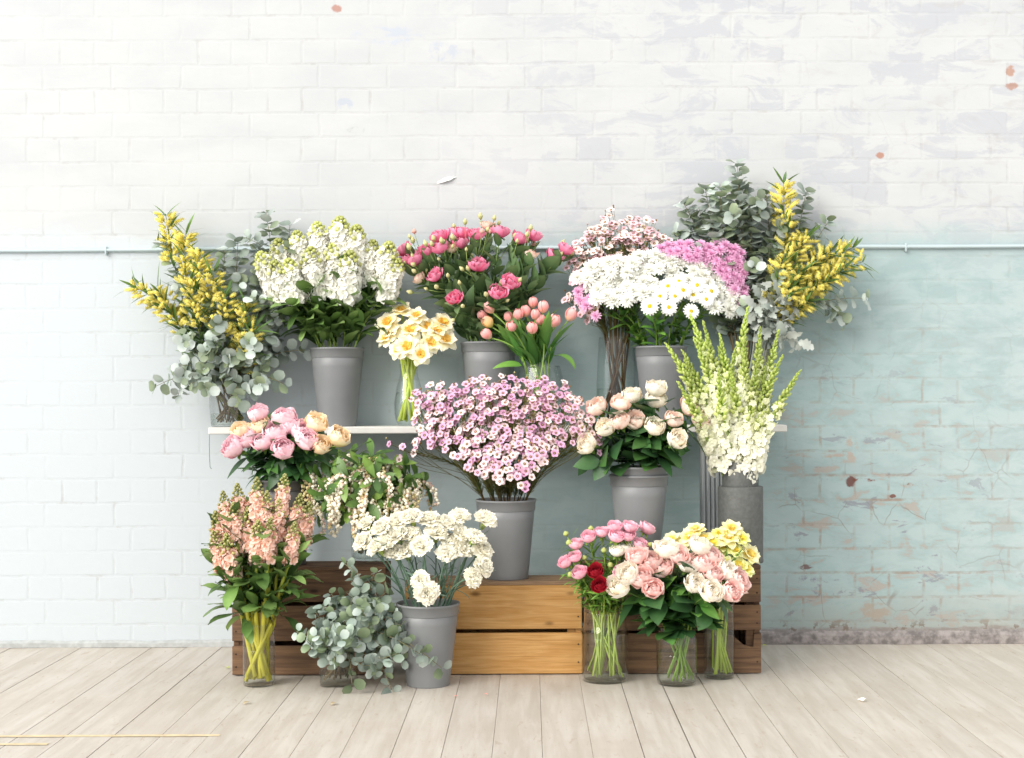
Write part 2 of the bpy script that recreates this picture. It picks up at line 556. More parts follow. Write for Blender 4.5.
def lathe(g, prof, n=48, col=WHITE, mi=0, square=0.0):
    vs, fs = [], []
    for r, z in prof:
        for k in range(n):
            a = 2 * PI * k / n
            rr = r
            if square:
                rr = r / (abs(math.cos(a)) ** square + abs(math.sin(a)) ** square) ** (1 / square)
            vs.append(V((rr * math.cos(a), rr * math.sin(a), z)))
    for i in range(len(prof) - 1):
        for k in range(n):
            fs.append((i * n + k, i * n + (k + 1) % n, (i + 1) * n + (k + 1) % n, (i + 1) * n + k))
    g.add(vs, fs, [col] * len(vs), mi)


def structure(o):
    o['kind'] = 'structure'
    return o


# ------------------------------------------------------------------ the setting
g = Geo()
box(g, -3.6, 3.6, 0, .2, -.05, 3.0)
structure(link('wall_back', g.mesh('wall_back', wall_mat(), smooth=False)))

g = Geo()
GAPX, PW = .027, .125
k = -30
while GAPX + k * PW < 3.6:
    x0 = GAPX + k * PW
    y = 0.0
    first = True
    while y > -6.2:
        Ln = R.uniform(1.2, 3.0) if not first else R.uniform(1.5, 4.5)
        first = False
        y1 = max(y - Ln, -6.3)
        gp = R.choice((.0003, .0004, .0005, .0006, .0008, .0018))
        box(g, x0 + gp, x0 + PW - gp, y1 + .0008, y - .0008, -.03 + R.uniform(-.0008, 0), R.uniform(-.0012, 0), (R.random(), R.random(), R.uniform(.95, 1.02)), .0006)
        y = y1
    k += 1
box(g, -3.6, 3.6, -6.3, 0, -.06, -.031, (.2, .3, .18))
structure(link('floor', g.mesh('floor', floor_mat(), smooth=False)))

# rail along the wall, with its brackets
g = Geo()
for x0, x1 in ((-3.6, 3.6),):
    tube(g, [V((x0 + (x1 - x0) * i / 20, -.011, ZRAIL + .0012 * math.sin(i * 2.1))) for i in range(21)], .0056, WHITE, WHITE, 10)
box(g, -3.6, 3.6, -.006, -.0005, ZRAIL - .008, ZRAIL + .009)
for px in (107, 300, 560, 905):
    q = P(px, 250, DW)
    box(g, q.x - .003, q.x + .003, -.017, -.0005, ZRAIL - .018, ZRAIL + .012, WHITE, .001)
structure(link('trim_1', g.mesh('trim_1', M_RAIL)))

# rough ledge of render at the foot of the wall
M_LEDGE = plain_mat('lime_render', H('b4b7b6'), .85, .1, 0, 40, .12, .5)
M_LEDGE2 = plain_mat('old_skirting_render', H('928c8a'), .85, .1, 0, 40, .35, .8)
for nm, xa, xb, mm, hh in (('baseboard_left', -3.5, -.3, M_LEDGE, .022), ('baseboard_right', -.3, 3.5, M_LEDGE2, .042)):
    g = Geo()
    nseg = 90
    vs, fs = [], []
    for i in range(nseg + 1):
        x = xa + (xb - xa) * i / nseg
        h = hh * (1 + .22 * noise.noise(V((x * 7, 1, 3))))
        d = .012 + .005 * noise.noise(V((x * 5, 4, 1)))
        vs += [V((x, -d, .0)), V((x, -d, h * .7)), V((x, -d * .4, h)), V((x, -.0003, h * 1.1))]
    for i in range(nseg):
        for k in range(3):
            a = i * 4 + k
            fs.append((a, a + 4, a + 5, a + 1))
    g.add(vs, fs, [WHITE] * len(vs))
    structure(link(nm, g.mesh(nm, mm, smooth=False)))

# curled flake of paint on the upper wall
q = P(447, 181, DW)
g = Geo()
vs, fs = [], []
for i in range(7):
    u = i / 6
    for j in range(4):
        v = j / 3
        w = math.sin(PI * (.15 + .8 * u)) * .016
        vs.append(V((q.x - .035 + .07 * u, -.001 - .010 * (1 - v) * math.sin(PI * u), q.z - .008 + .022 * u + w * v - w * .3 + .004 * noise.noise(V((u * 4, v, 2))))))
for i in range(6):
    for j in range(3):
        a = i * 4 + j
        fs.append((a, a + 4, a + 5, a + 1))
g.add(vs, fs, [H('e9e9e6')] * len(vs))
structure(link('paint_flake', g.mesh('paint_flake', plain_mat('flaking_paint', H('dcdcd8'), .8, .1))))

# faded yellow lines on the boards
for i, (xa, xb, py, w, lab) in enumerate(((-80, 220, 734, .011, 'long faded yellow line painted across the floorboards'), (-80, 48, 742, .010, 'short faded yellow line painted on the floorboards just before the long one'))):
    D = FPX * CAMH / (py - CY)
    a, b = P(xa, py, D), P(xb, py, D)
    g = Geo()
    ns = 30
    vs, fs = [], []
    for j in range(ns + 1):
        x = a.x + (b.x - a.x) * j / ns
        ww = w * (1 + .3 * noise.noise(V((x * 9, i, 0))))
        vs += [V((x, a.y - ww, .0006)), V((x, a.y + ww, .0006))]
    fs = [(2 * j, 2 * j + 2, 2 * j + 3, 2 * j + 1) for j in range(ns)]
    g.add(vs, fs, [WHITE] * len(vs))
    o = link('painted_line', g.mesh('painted_line', M_LINE))
    o['label'], o['category'], o['group'] = lab, 'painted line', 'yellow lines on the floor'

# ------------------------------------------------------------------ crates
CF = 4.525                      # crate fronts, distance from the camera
YF = CF - DW


def zpx(py, D):
    return CAMH - (py - CY) / FPX * D


def xpx(px, D):
    return (px - CX) / FPX * D


def crate(label, x0, x1, depth, rows, mwood, tops, broken=False):
    yb = YF + depth
    t = thing('wooden_crate', label, 'crate', ((x0 + x1) / 2, YF + depth / 2, 0), 'wooden crates on the floor')
    off = t.location.copy()
    T = .014
    for i, (z0, z1) in enumerate(rows):
        for front in (1, 0):
            g = Geo()
            y = YF if front else yb - T
            col = (R.uniform(.85, 1.06), R.random(), R.random())
            xe = x1
            if broken and front and i == 2:
                # bottom board with a bite out of its upper corner
                xs = [x0, x1 - .125, x1 - .085, x1 - .055, x1 - .025, x1 - .022, x1]
                zs = [z1, z1, z1 - .012, z1 - .038, z1 - .045, z1 - .004, z1]
                vs, fs = [], []
                for X, Z in zip(xs, zs):
                    vs += [V((X, y, z0)), V((X, y, Z)), V((X, y + T, Z)), V((X, y + T, z0))]
                for j in range(len(xs) - 1):
                    a, b = j * 4, j * 4 + 4
                    fs += [(a, b, b + 1, a + 1), (a + 1, b + 1, b + 2, a + 2), (a + 2, b + 2, b + 3, a + 3), (a + 3, b + 3, b, a)]
                fs += [(0, 1, 2, 3), (len(vs) - 1, len(vs) - 2, len(vs) - 3, len(vs) - 4)]
                g.add(vs, fs, [col] * len(vs))
            else:
                box(g, x0, xe, y, y + T, z0, z1, col, .0016)
            b_ = link('side_board', g.mesh('side_board', mwood, off, False), t)
            if front:
                for X in (x0 + .012, x1 - .012):
                    for Z in (z0 + (z1 - z0) * .28, z0 + (z1 - z0) * .72):
                        if broken and i == 2 and X > x1 - .05 and Z > z0 + .05:
                            continue
                        gn = Geo()
                        tube(gn, [V((X, y - .0012, Z)), V((X, y + .004, Z))], .0026, WHITE, WHITE, 8)
                        link('nail', gn.mesh('nail', M_NAIL, off), b_)
    zt = rows[0][1]
    for X0, X1 in ((x0 + .002, x0 + .020), (x1 - .020, x1 - .002)):
        g = Geo()
        box(g, X0, X1, YF + T, yb - T, .004, zt - .014, (R.uniform(.8, 1), R.random(), R.random()), .0015)
        link('end_panel', g.mesh('end_panel', mwood, off, False), t)
    for X0 in (x0 + .0205, x1 - .0465):
        for Y0 in (YF + T + .0005, yb - T - .0265):
            g = Geo()
            box(g, X0, X0 + .026, Y0, Y0 + .026, .004, zt - .014, (R.uniform(.7, .9), R.random(), R.random()), .002)
            link('corner_post', g.mesh('corner_post', mwood, off, False), t)
    for j in range(tops):
        w = (depth - .006 * (tops - 1)) / tops
        g = Geo()
        y = YF - .001 + j * (w + .006)
        box(g, x0, x1, y, y + w, zt + .0005, zt + .0125, (R.uniform(.85, 1.0), R.random(), R.random()), .0016)
        link('top_board', g.mesh('top_board', M_TOPWOOD if mwood is M_LWOOD else M_DWOOD, off, False), t)
    return t


def zr(py):
    return zpx(py, CF)


CR_L = (xpx(231, CF), xpx(385, CF))
CR_M = (xpx(404, CF), xpx(581, CF))
CR_R = (xpx(583, CF), xpx(760, CF))
CDS, CDM = .17, .16
ZSIDE, ZMID = zpx(560, CF + CDS), zpx(575, CF + CDM)
crate('tall weathered brown crate standing behind the vase of peach stocks', *CR_L, CDS,
      [(zr(601), ZSIDE - .0125), (zr(640), zr(605)), (.003, zr(645))], M_DWOOD, 3)
crate('low golden pine crate standing behind the bucket of white carnations', *CR_M, CDM,
      [(zr(629), ZMID - .0125), (.003, zr(633))], M_LWOOD, 2)
crate('tall brown crate with a broken bottom board behind the garden roses', *CR_R, CDS,
      [(zr(603), ZSIDE - .0125), (zr(631), zr(606)), (.003, zr(634))], M_DWOOD, 3, True)

# ------------------------------------------------------------------ shelf
SD0, SD1 = 4.845, 5.045
ZSH = zpx(426, SD0)
xs0, xs1 = xpx(208, SD0), xpx(787, SD0)
t = thing('wall_shelf', 'long narrow white shelf holding the upper row of flowers against the wall', 'shelf', ((xs0 + xs1) / 2, (SD0 + SD1) / 2 - DW, ZSH))
g = Geo()
box(g, xs0, xs1, SD0 - DW, SD1 - DW, ZSH - .024, ZSH, WHITE, .003)
link('shelf_board', g.mesh('shelf_board', M_SHELF, t.location, False), t)
for px in (711, 285):
    g = Geo()
    xc = xpx(px, 4.93)
    for k in range(5):
        x0 = xc - .039 + k * .0158
        tube(g, [V((x0 + .0075, 4.90 - DW, 0.0)), V((x0 + .0075, 4.90 - DW, ZSH - .0245))], .0074, WHITE, WHITE, 10)
    box(g, xc - .040, xc + .040, 4.901 - DW, 4.94 - DW, 0.0, ZSH - .0245, WHITE, .002)
    o = link('leg', g.mesh('leg', M_POST, t.location), t)
    o['label'] = 'ribbed grey metal leg'
g = Geo()
q = P(209, 433, SD0)
tube(g, [q + V((.004, .012, .004)), q + V((0, .008, -.004)), q + V((-.001, .008, -.04)), q + V((0, .008, -.085)), q + V((.002, .006, -.116)), q + V((.007, .004, -.122))], .0012, WHITE, WHITE, 5)
o = link('hanging_wire', g.mesh('hanging_wire', M_WIRE, t.location), t)
o['label'] = 'thin green wire hanging from the shelf end'


# ------------------------------------------------------------------ vessels
class Vessel:
    pass


def vessel_base(label, cat, name, cx, D, zb, zt, rb, rt, group):
    v = Vessel()
    v.c = V((cx, D - DW, zb))
    v.zb, v.zt, v.rb, v.rt, v.D = zb, zt, rb, rt, D
    v.root = thing(name, label, cat, v.c, group)
    v.glass = False
    return v


def bucket(label, px, D, zb, pyt, hwt, hwb, m=None, name='flower_bucket', group='grey flower buckets'):
    m = m or M_BUCKET
    cx, zt = xpx(px, D), zpx(pyt, D)
    rt, rb = hwt / FPX * D, hwb / FPX * D
    v = vessel_base(label, 'bucket', name, cx, D, zb, zt, rb, rt * .94, group)
    h = zt - zb
    band = .034
    rr = lambda z: rb + (rt * .955 - rb) * z / (h - band)
    g = Geo()
    pr = [(0, .004), (rb * .9, .004), (rb * .93, 0), (rb * .99, 0), (rb, .003)]
    pr += [(rr(z), z) for z in (h * .25, h * .5, h * .75)] + [(rr(h - band), h - band), (rr(h - band) - .003, h - band + .002)]
    pr += [(rr(h - band) - .004, h - band), (rr(h * .5) - .003, h * .5), (rb - .004, .008), (0, .008)]
    lathe(g, pr)
    link('body', g.mesh('body', m), v.root)
    g = Geo()
    a = rt * .965
    lathe(g, [(a - .004, h - band - .001), (a, h - band - .001), (a + .0012, h - band + .001), (rt - .001, h - .008), (rt + .0012, h - .007), (rt + .002, h - .003), (rt + .0005, h), (rt - .003, h), (rt - .004, h - .006), (a - .004, h - band - .001)])
    link('rim', g.mesh('rim', m), v.root)
    g = Geo()
    vs = [V((0, 0, 0))]
    return v


def vase(label, px, D, zb, pyt, prof, water=.6, name='glass_vase', square=0.0, group='clear glass vases'):
    """prof: list of (half width in photo pixels, height fraction)"""
    cx, zt = xpx(px, D), zpx(pyt, D)
    h = zt - zb
    pr = [(w / FPX * D, f * h) for w, f in prof]
    v = vessel_base(label, 'vase', name, cx, D, zb, zt, pr[0][0], pr[-1][0], group)
    v.glass = True
    rmin = min(p[0] for p in pr[1:])
    v.prof = pr

    def rad(z):
        for (r0, z0), (r1, z1) in zip(pr, pr[1:]):
            if z <= z1:
                return r0 + (r1 - r0) * max(0, (z - z0)) / (z1 - z0)
        return pr[-1][0]
    v.rad = rad
    fine = [(rad(h * i / 16), h * i / 16) for i in range(17)]
    g = Geo()
    lathe(g, [(0, .0005), (pr[0][0] * .92, .0005), (pr[0][0] * .99, .003)] + [(r, z) for r, z in fine[1:]] + [(fine[-1][0] + .0008, h + .001), (fine[-1][0] - .0016, h + .001), (fine[-1][0] - .0018, h - .004)], 40, WHITE, 0, square)
    link('glass_body', g.mesh('glass_body', M_GLASS), v.root)
    if water:
        g = Geo()
        hw = h * water
        wp = [(0, .007), (pr[0][0] * .9, .007)] + [(rad(hw * (i + 1) / 8) - .0025, hw * (i + 1) / 8) for i in range(8)]
        wp += [(0, hw)]
        lathe(g, [(max(0, r), max(.007, z)) for r, z in wp], 40, WHITE, 0, square)
        link('water', g.mesh('water', M_WATER), v.root)
    return v


# ------------------------------------------------------------------ stems
ORD = ('first second third fourth fifth sixth seventh eighth ninth tenth eleventh twelfth thirteenth fourteenth fifteenth sixteenth seventeenth eighteenth '
       'nineteenth twentieth').split()
TENS = {20: 'twenty', 30: 'thirty', 40: 'forty'}


def ordinal(i):
    if i < 20:
        return ORD[i]
    if (i + 1) % 10 == 0:
        return {30: 'thirtieth', 40: 'fortieth', 50: 'fiftieth'}[i + 1]
    return TENS[(i + 1) // 10 * 10] + '-' + ORD[(i + 1) % 10 - 1]


def number(recs, ref):
    """recs: [(root, head x, description)]: numbered among those of one description, from one side"""
    by = {}
    for r in recs:
        by.setdefault(r[2], []).append(r)
    for d, rows in by.items():
        rows.sort(key=lambda r: r[1])
        for i, r in enumerate(rows):
            r[0]['label'] = d if len(rows) == 1 else '%s, %s counting from %s' % (d, ordinal(i), ref)


def rv(s=1.0):
    return V((R.uniform(-s, s), R.uniform(-s, s), R.uniform(-s, s)))


def path(v, tip, zin=None, spread=.7, base_k=-.5, n=9, lift=.55, jit=.3, bj=.42):
    """stem from inside vessel v through its rim to tip"""
    h = v.zt - v.zb
    d = tip - V((v.c.x, v.c.y, v.zt))
    hd = V((d.x, d.y, 0))
    k = min(1, hd.length / max(.04, v.rt * 2.2))
    u = hd.normalized() if hd.length > 1e-6 else V((1, 0, 0))
    rim = V((v.c.x, v.c.y, v.zt)) + u * (v.rt * spread * k) + V((R.uniform(-1, 1), R.uniform(-1, 1), 0)) * v.rt * jit * (1 - spread * k)
    zin = (.012 + R.random() * .02) if zin is None else zin
    rbase = (v.rad(zin) if v.glass else v.rb) * .84
    bo = u * (base_k * k) + V((R.uniform(-1, 1), R.uniform(-1, 1), 0)) * (.9 if v.glass else bj)
    if bo.length > 1:
        bo.normalize()
    base = V((v.c.x, v.c.y, v.zb + zin)) + bo * rbase
    t0 = (rim - base).normalized()
    L = (tip - rim).length
    ctl = rim + (t0 * .6 + V((0, 0, .4))) * (L * lift)
    pts = [base, base.lerp(rim, .5)]
    for i in range(n):
        s = i / (n - 1)
        pts.append(rim * (1 - s) ** 2 + ctl * (2 * s * (1 - s)) + tip * s * s)
    for p in pts:
        p.y = min(p.y, -.02)
    return pts


def at(pts, t):
    """point and direction at t (0..1 along the part above the rim, which starts at index 2)"""
    q = pts[2:]
    f = max(0, min(.9999, t)) * (len(q) - 1)
    i = int(f)
    return q[i].lerp(q[i + 1], f - i), (q[i + 1] - q[i]).normalized()


def perp(d):
    x, y, _ = frame(d)
    a = R.uniform(0, 2 * PI)
    return x * math.cos(a) + y * math.sin(a), a


def clampy(g):
    for p in g.v:
        if p.y > -.012:
            p.y = -.012 - .004 * R.random()


def leaves(g, pts, n, t0, t1, L, W, ang=(45, 75), bend=.6, fold=.2, cols=None, shape='ovate', pair=False, ns=5, wave=0.0, pet=0.0, rib=1.2, roll=.0, mi=0, face=0.0):
    az = R.uniform(0, 6)
    cols = cols or [(H('3f5f2c'), H('5f8440'))]
    for i in range(n):
        t = t0 + (t1 - t0) * (i + R.uniform(-.35, .35)) / max(1, n - 1)
        p, d = at(pts, t)
        x, y, _ = frame(d)
        az += (PI / 2 if pair else 2.4) + R.uniform(-.4, .4)
        for s in ((0, PI) if pair else (0,)):
            a = az + s
            S = x * math.cos(a) + y * math.sin(a)
            an = R.uniform(*ang) * DEG
            dd = d * math.cos(an) + S * math.sin(an)
            nn = d - dd * d.dot(dd) + rv(roll) + V((0, -face, face * .4))
            c0, c1 = R.choice(cols)
            k = R.uniform(.8, 1.2)
            z = R.uniform(.75, 1.15)
            leaf(g, p, dd, nn, L * z, W * z * R.uniform(.85, 1.1), bend * R.uniform(.3, 1.5), fold, sc(c0, k), sc(c1, k), shape, ns, rib, wave, R, pet, mi)


def stem_thing(name, cat, group, pts, r0, r1, cs, ms=None):
    t = thing(name, '', cat, pts[0], group)
    g = Geo()
    tube(g, pts, lambda u: r0 + (r1 - r0) * u, cs[0], cs[1], 6)
    link('stem', g.mesh('stem', ms or M_STEM, t.location), t)
    return t


def add_part(t, nm, g, m):
    clampy(g)
    return link(nm, g.mesh(nm, m, t.location), t)


def head(t, nm, proto, pos, d, s=1.0, roll=None):
    M = Matrix.Translation(-V(t.location)) @ align(pos, d, R.uniform(0, 6.28) if roll is None else roll, s)
    pr = R.choice(proto) if isinstance(proto, list) else proto
    o = link(nm, pr[0], t, M)
    for nm2, me2 in pr[1:]:
        link(nm2, me2, o)
    return o


def dome(heads, Rd, D, front=.0):
    """give photo positions a depth so that the heads make a rounded bunch"""
    xs, ys = [h[0] for h in heads], [h[1] for h in heads]
    cx, cy = (min(xs) + max(xs)) / 2, (min(ys) + max(ys)) / 2
    hx, hy = (max(xs) - min(xs)) / 2 + 8, (max(ys) - min(ys)) / 2 + 8
    out = []
    for h in heads:
        rho = ((h[0] - cx) / hx) ** 2 + (min(0, (h[1] - cy)) / hy) ** 2
        low = max(0, (h[1] - cy) / hy)
        dd = -Rd * math.sqrt(max(.0, 1 - min(1, rho))) * (.45 + .55 * low) - Rd * .25 * low + R.uniform(-.015, .015) + front
        out.append(P(h[0], h[1], min(D + dd, DW - .035)))
    return out


def inpoly(x, y, poly):
    c = False
    j = len(poly) - 1
    for i in range(len(poly)):
        xi, yi = poly[i]
        xj, yj = poly[j]
        if (yi > y) != (yj > y) and x < (xj - xi) * (y - yi) / (yj - yi) + xi:
            c = not c
        j = i
    return c


def fill(poly, n, tries=8):
    xs, ys = [p[0] for p in poly], [p[1] for p in poly]
    pts = []
    while len(pts) < n:
        best, bd = None, -1
        for _ in range(tries):
            while True:
                q = (R.uniform(min(xs), max(xs)), R.uniform(min(ys), max(ys)))
                if inpoly(q[0], q[1], poly):
                    break
            d = min(((q[0] - p[0]) ** 2 + (q[1] - p[1]) ** 2 for p in pts), default=1e9)
            if d > bd:
                best, bd = q, d
        pts.append(best)
    return pts


# ------------------------------------------------------------------ flower heads (axis +Z, base at the origin)
def variants(fn, n, *a, **k):
    return [fn(*a, **k) for _ in range(n)]


def calyx(g, r, L, col, n=5, down=.0):
    for i in range(n):
        petal(g, 2 * PI * i / n + R.uniform(-.2, .2), .002, -.001, L, r * .8, 60, 120 + down, .2, (col, col, sc(col, 1.2)), 0, 3, 2, 1.0)


def rose_head(rad, cin, cout, ctip, npet=26, openness=1.0, ruf=.05, green=H('5f7f3a'), sep=True):
    g = Geo()
    for k in range(npet):
        t = k / (npet - 1)
        az = k * 2.4 + R.uniform(-.25, .25)
        L = rad * (1.05 + .75 * t) * R.uniform(.93, 1.07)
        W = rad * (.75 + 1.1 * t)
        th0 = 14 + 72 * t
        th1 = -38 + (50 * openness) * t ** 1.6 + R.uniform(-8, 8)
        c = mx(cin, cout, t ** 1.1)
        k2 = R.uniform(.93, 1.04)
        petal(g, az, rad * (.04 + .16 * t), 0, L, W, th0, th1, .38, (sc(c, .88 * k2), sc(c, k2), sc(mx(c, ctip, .75), k2)), ruf, 5, 4, .5, .4, .66)
    if sep:
        calyx(g, rad * .5, rad * .7, green)
    return (g.mesh('blossom', M_PETAL),)


def tulip_head(rad, c0, c1, c2):
    g = Geo()
    for k in range(9):
        t = k / 8
        az = k * 2 * PI / 3 + (k // 3) * PI / 3 + R.uniform(-.1, .1)
        L = rad * (2.5 + .15 * t)
        m = R.uniform(.92, 1.05)
        petal(g, az, rad * (.08 + .1 * t), 0, L, rad * 1.55, 66 + 12 * t, -46 + 12 * t + R.uniform(-5, 5), .42, (sc(c0, m), sc(c1, m), sc(c2, m)), .02, 6, 4, .7, .5, .5)
    return (g.mesh('blossom', M_PETAL),)


def carnation_head(rad, c0, c1, green):
    g = Geo()
    for k in range(30):
        t = k / 29
        L = rad * (.95 + .3 * t)
        m = R.uniform(.92, 1.04)
        petal(g, k * 2.4 + R.uniform(-.3, .3), rad * .04, rad * .1, L, rad * 1.35, 2 + 40 * t, -6 + 96 * t + R.uniform(-12, 12), .2, (sc(c0, m), sc(c1, m), sc(c1, m)), .11, 4, 6, .3, .25, .85)
    gc = Geo()
    lathe(gc, [(.0015, -rad * .85), (rad * .2, -rad * .7), (rad * .26, -rad * .2), (rad * .3, rad * .2)], 8, green)
    for i in range(5):
        petal(gc, i * 1.257, rad * .28, rad * .15, rad * .3, rad * .25, 15, 40, .1, (green, green, sc(green, 1.3)), 0, 2, 2, 1)
    return (g.mesh('blossom', M_PETAL), ('calyx', gc.mesh('calyx', M_LEAF)))


def daffodil_head(rad, c0, c1, k0, k1, double=True):
    g = Geo()
    n = 12 if double else 6
    for k in range(n):
        m = R.uniform(.95, 1.04)
        ly = k // 6
        petal(g, k * PI / 3 + ly * .5 + R.uniform(-.12, .12), rad * .06, rad * .1 + ly * rad * .1, rad * (1.0 - .12 * ly), rad * .8, 70 - 22 * ly, 104 - 26 * ly + R.uniform(-20, 20), .12,
              (sc(mx(c0, k0, .5), m), sc(c0, m), sc(c1, m)), .10, 4, 4, .7, .5, .55)
    lathe(g, [(.0025, -rad * .35), (rad * .12, rad * .0), (rad * .14, rad * .12)], 7, H('b8c070'))
    gc = Geo()
    for k in range(14 if double else 8):
        t = k / 13
        petal(gc, k * 2.4, rad * .03, rad * .15, rad * (.40 + .2 * t), rad * .42, 5 + 34 * t, 25 + 58 * t, .2, (k0, k0, k1), .16, 3, 4, .35, .4, .8)
    return (g.mesh('blossom', M_PETAL), ('corona', gc.mesh('corona', M_PETAL)))


def daisy_head(rad, c0, c1, eye, npet=17, layers=2, eyer=.24, w=.3):
    g = Geo()
    for ly in range(layers):
        for k in range(npet):
            m = R.uniform(.95, 1.03)
            petal(g, 2 * PI * (k + .5 * ly) / npet + R.uniform(-.08, .08), rad * (.16 if ly < 2 else .05), rad * .06 * ly, rad * (.86 - .1 * ly), rad * w, 80 - 15 * ly, 96 - 24 * ly + R.uniform(-12, 12), .15, (sc(c0, m), sc(c1, m), sc(c1, m)), 0, 3, 2, .5, .5, .6)
    lathe(g, [(.001, -rad * .25), (rad * .22, -rad * .05), (rad * .24, rad * .02)], 7, H('6f8f3a'))
    gc = Geo()
    lathe(gc, [(rad * eyer, rad * .02), (rad * eyer * .95, rad * .1), (rad * eyer * .6, rad * .16), (rad * .01, rad * .15)], 10, eye)
    for j in range(14):
        a = j * 2.4
        rr = rad * eyer * math.sqrt(j / 14) * .95
        blob(gc, V((rr * math.cos(a), rr * math.sin(a), rad * .1)), V((0, 0, 1)), rad * .1, rad * .045, eye, sc(eye, 1.15), 4, 3)
    return (g.mesh('blossom', M_PETAL), ('centre', gc.mesh('centre', M_PETAL)))


def pompon_head(rad, c0, c1, npet=16):
    g = Geo()
    for ly in range(4):
        for k in range(npet - 2 * ly):
            m = R.uniform(.93, 1.03)
            petal(g, 2 * PI * (k + .5 * ly) / (npet - 2 * ly) + R.uniform(-.12, .12), rad * .05, rad * .07 * ly, rad * (1.0 - .16 * ly), rad * .3, 74 - 16 * ly, 98 - 26 * ly + R.uniform(-12, 12), .18, (sc(c0, m), sc(c1, m), sc(c1, m)), 0, 3, 2, .5, .45, .6)
    lathe(g, [(.001, -rad * .25), (rad * .25, -rad * .03), (rad * .24, rad * .02)], 7, H('7f9a4a'))
    return (g.mesh('blossom', M_PETAL),)


def wax_head(rad, c0, c1, eye, rim):
    g = Geo()
    for k in range(5):
        m = R.uniform(.94, 1.05)
        petal(g, 2 * PI * k / 5 + R.uniform(-.1, .1), rad * .22, 0, rad * .82, rad * .95, 62, 92 + R.uniform(-14, 14), .2, (sc(c0, m), sc(c1, m), sc(c1, m)), .03, 3, 2, .45, .5, .6)
    vs, cs, fs = [], [], []
    prof = ((.38, .02, rim), (.30, .10, eye), (.13, .06, sc(eye, .8)), (.10, .10, H('f2e6b4')))
    for r, z, c in prof:
        for k in range(8):
            a = 2 * PI * k / 8
            vs.append(V((rad * r * math.cos(a), rad * r * math.sin(a), rad * z)))
            cs.append(c)
    for i in range(len(prof) - 1):
        for k in range(8):
            fs.append((i * 8 + k, i * 8 + (k + 1) % 8, i * 8 + 8 + (k + 1) % 8, i * 8 + 8 + k))
    fs.append(tuple(24 + k for k in range(8)))
    g.add(vs, fs, cs)
    lathe(g, [(.0006, -rad * .6), (rad * .25, -rad * .15), (rad * .34, rad * .02)], 6, H('8c7a4a'))
    return (g.mesh('blossom', M_PETAL),)


def ranunculus_head(rad, cin, cout, ctip, npet=34):
    g = Geo()
    for k in range(npet):
        t = k / (npet - 1)
        L = rad * (.95 + .75 * t)
        W = rad * (.5 + 1.1 * t)
        c = mx(cin, cout, t ** .8)
        m = R.uniform(.94, 1.05)
        petal(g, k * 2.4, rad * (.03 + .12 * t), 0, L, W, 12 + 76 * t, -34 + 46 * t ** 1.5 + R.uniform(-5, 5), .4, (sc(c, .9 * m), sc(c, m), sc(mx(c, ctip, .7), m)), .0, 5, 4, .5, .45, .66)
    calyx(g, rad * .5, rad * .7, H('7f9a45'), 5, 20)
    return (g.mesh('blossom', M_PETAL),)


def bud_head(L, rad, c0, c1):
    g = Geo()
    blob(g, V((0, 0, 0)), V((0, 0, 1)), L, rad, c0, c1, 7, 6, 0, .85)
    for i in range(4):
        petal(g, i * 1.57, rad * .2, 0, L * .6, rad * .5, 50, -5, .1, (c0, c0, c0), 0, 2, 2, 1)
    return (g.mesh('bud', M_PETAL),)


def stock_spike(L, rad, c0, c1, cb0, cb1, nfl=34, buds=.33):
    g, gb = Geo(), Geo()
    tube(g, [V((0, 0, -.01)), V((0, 0, L * .95))], .0025, H('8fa050'), H('a3b060'), 5)
    zsplit = L * (1 - buds)
    for k in range(nfl):
        t = k / (nfl - 1)
        z = zsplit * t * .98
        a = k * 2.4 + R.uniform(-.3, .3)
        el = (-5 + 40 * t + R.uniform(-15, 15)) * DEG
        d = V((math.cos(a) * math.cos(el), math.sin(a) * math.cos(el), math.sin(el)))
        rr = rad * (.62 - .12 * t)
        f = Geo()
        m = R.uniform(.92, 1.04)
        fr = rad * R.uniform(.46, .6)
        n = 5
        for ly in (0, 1):
            for q in range(n):
                petal(f, 2 * PI * (q + .5 * ly) / n + R.uniform(-.25, .25), .001, fr * .12 * ly, fr * (1 - .25 * ly), fr * .85, 55 - 22 * ly, 100 - 38 * ly + R.uniform(-15, 15), .1,
                      (sc(mx(c0, H('c9cf90'), .3), m), sc(c0, m), sc(c1, m)), .12, 3, 2, .4, .35, .7)
        g.join(f, align(V((0, 0, z)) + d * rr * .85, d, R.uniform(0, 6)))
    nb = 26
    for k in range(nb):
        t = k / (nb - 1)
        z = zsplit * .92 + (L - zsplit * .92) * t
        a = k * 2.4
        el = (15 + 60 * t) * DEG
        d = V((math.cos(a) * math.cos(el), math.sin(a) * math.cos(el), math.sin(el)))
        rr = rad * (.66 * (1 - t) ** .6 + .03)
        m = R.uniform(.85, 1.1)
        blob(gb, V((0, 0, z - .004)) + d * rr * .8, d, rad * (.42 - .16 * t), rad * (.19 - .06 * t), sc(cb0, m), sc(mx(cb0, cb1, 1 - .5 * t), m), 6, 4)
        tube(gb, [V((0, 0, z - .008)), V((0, 0, z - .004)) + d * rr * .85], .001, cb0, cb0, 3, 0, False)
    return (g.mesh('flower_spike', M_PETAL), ('bud_tip', gb.mesh('bud_tip', M_LEAF)))


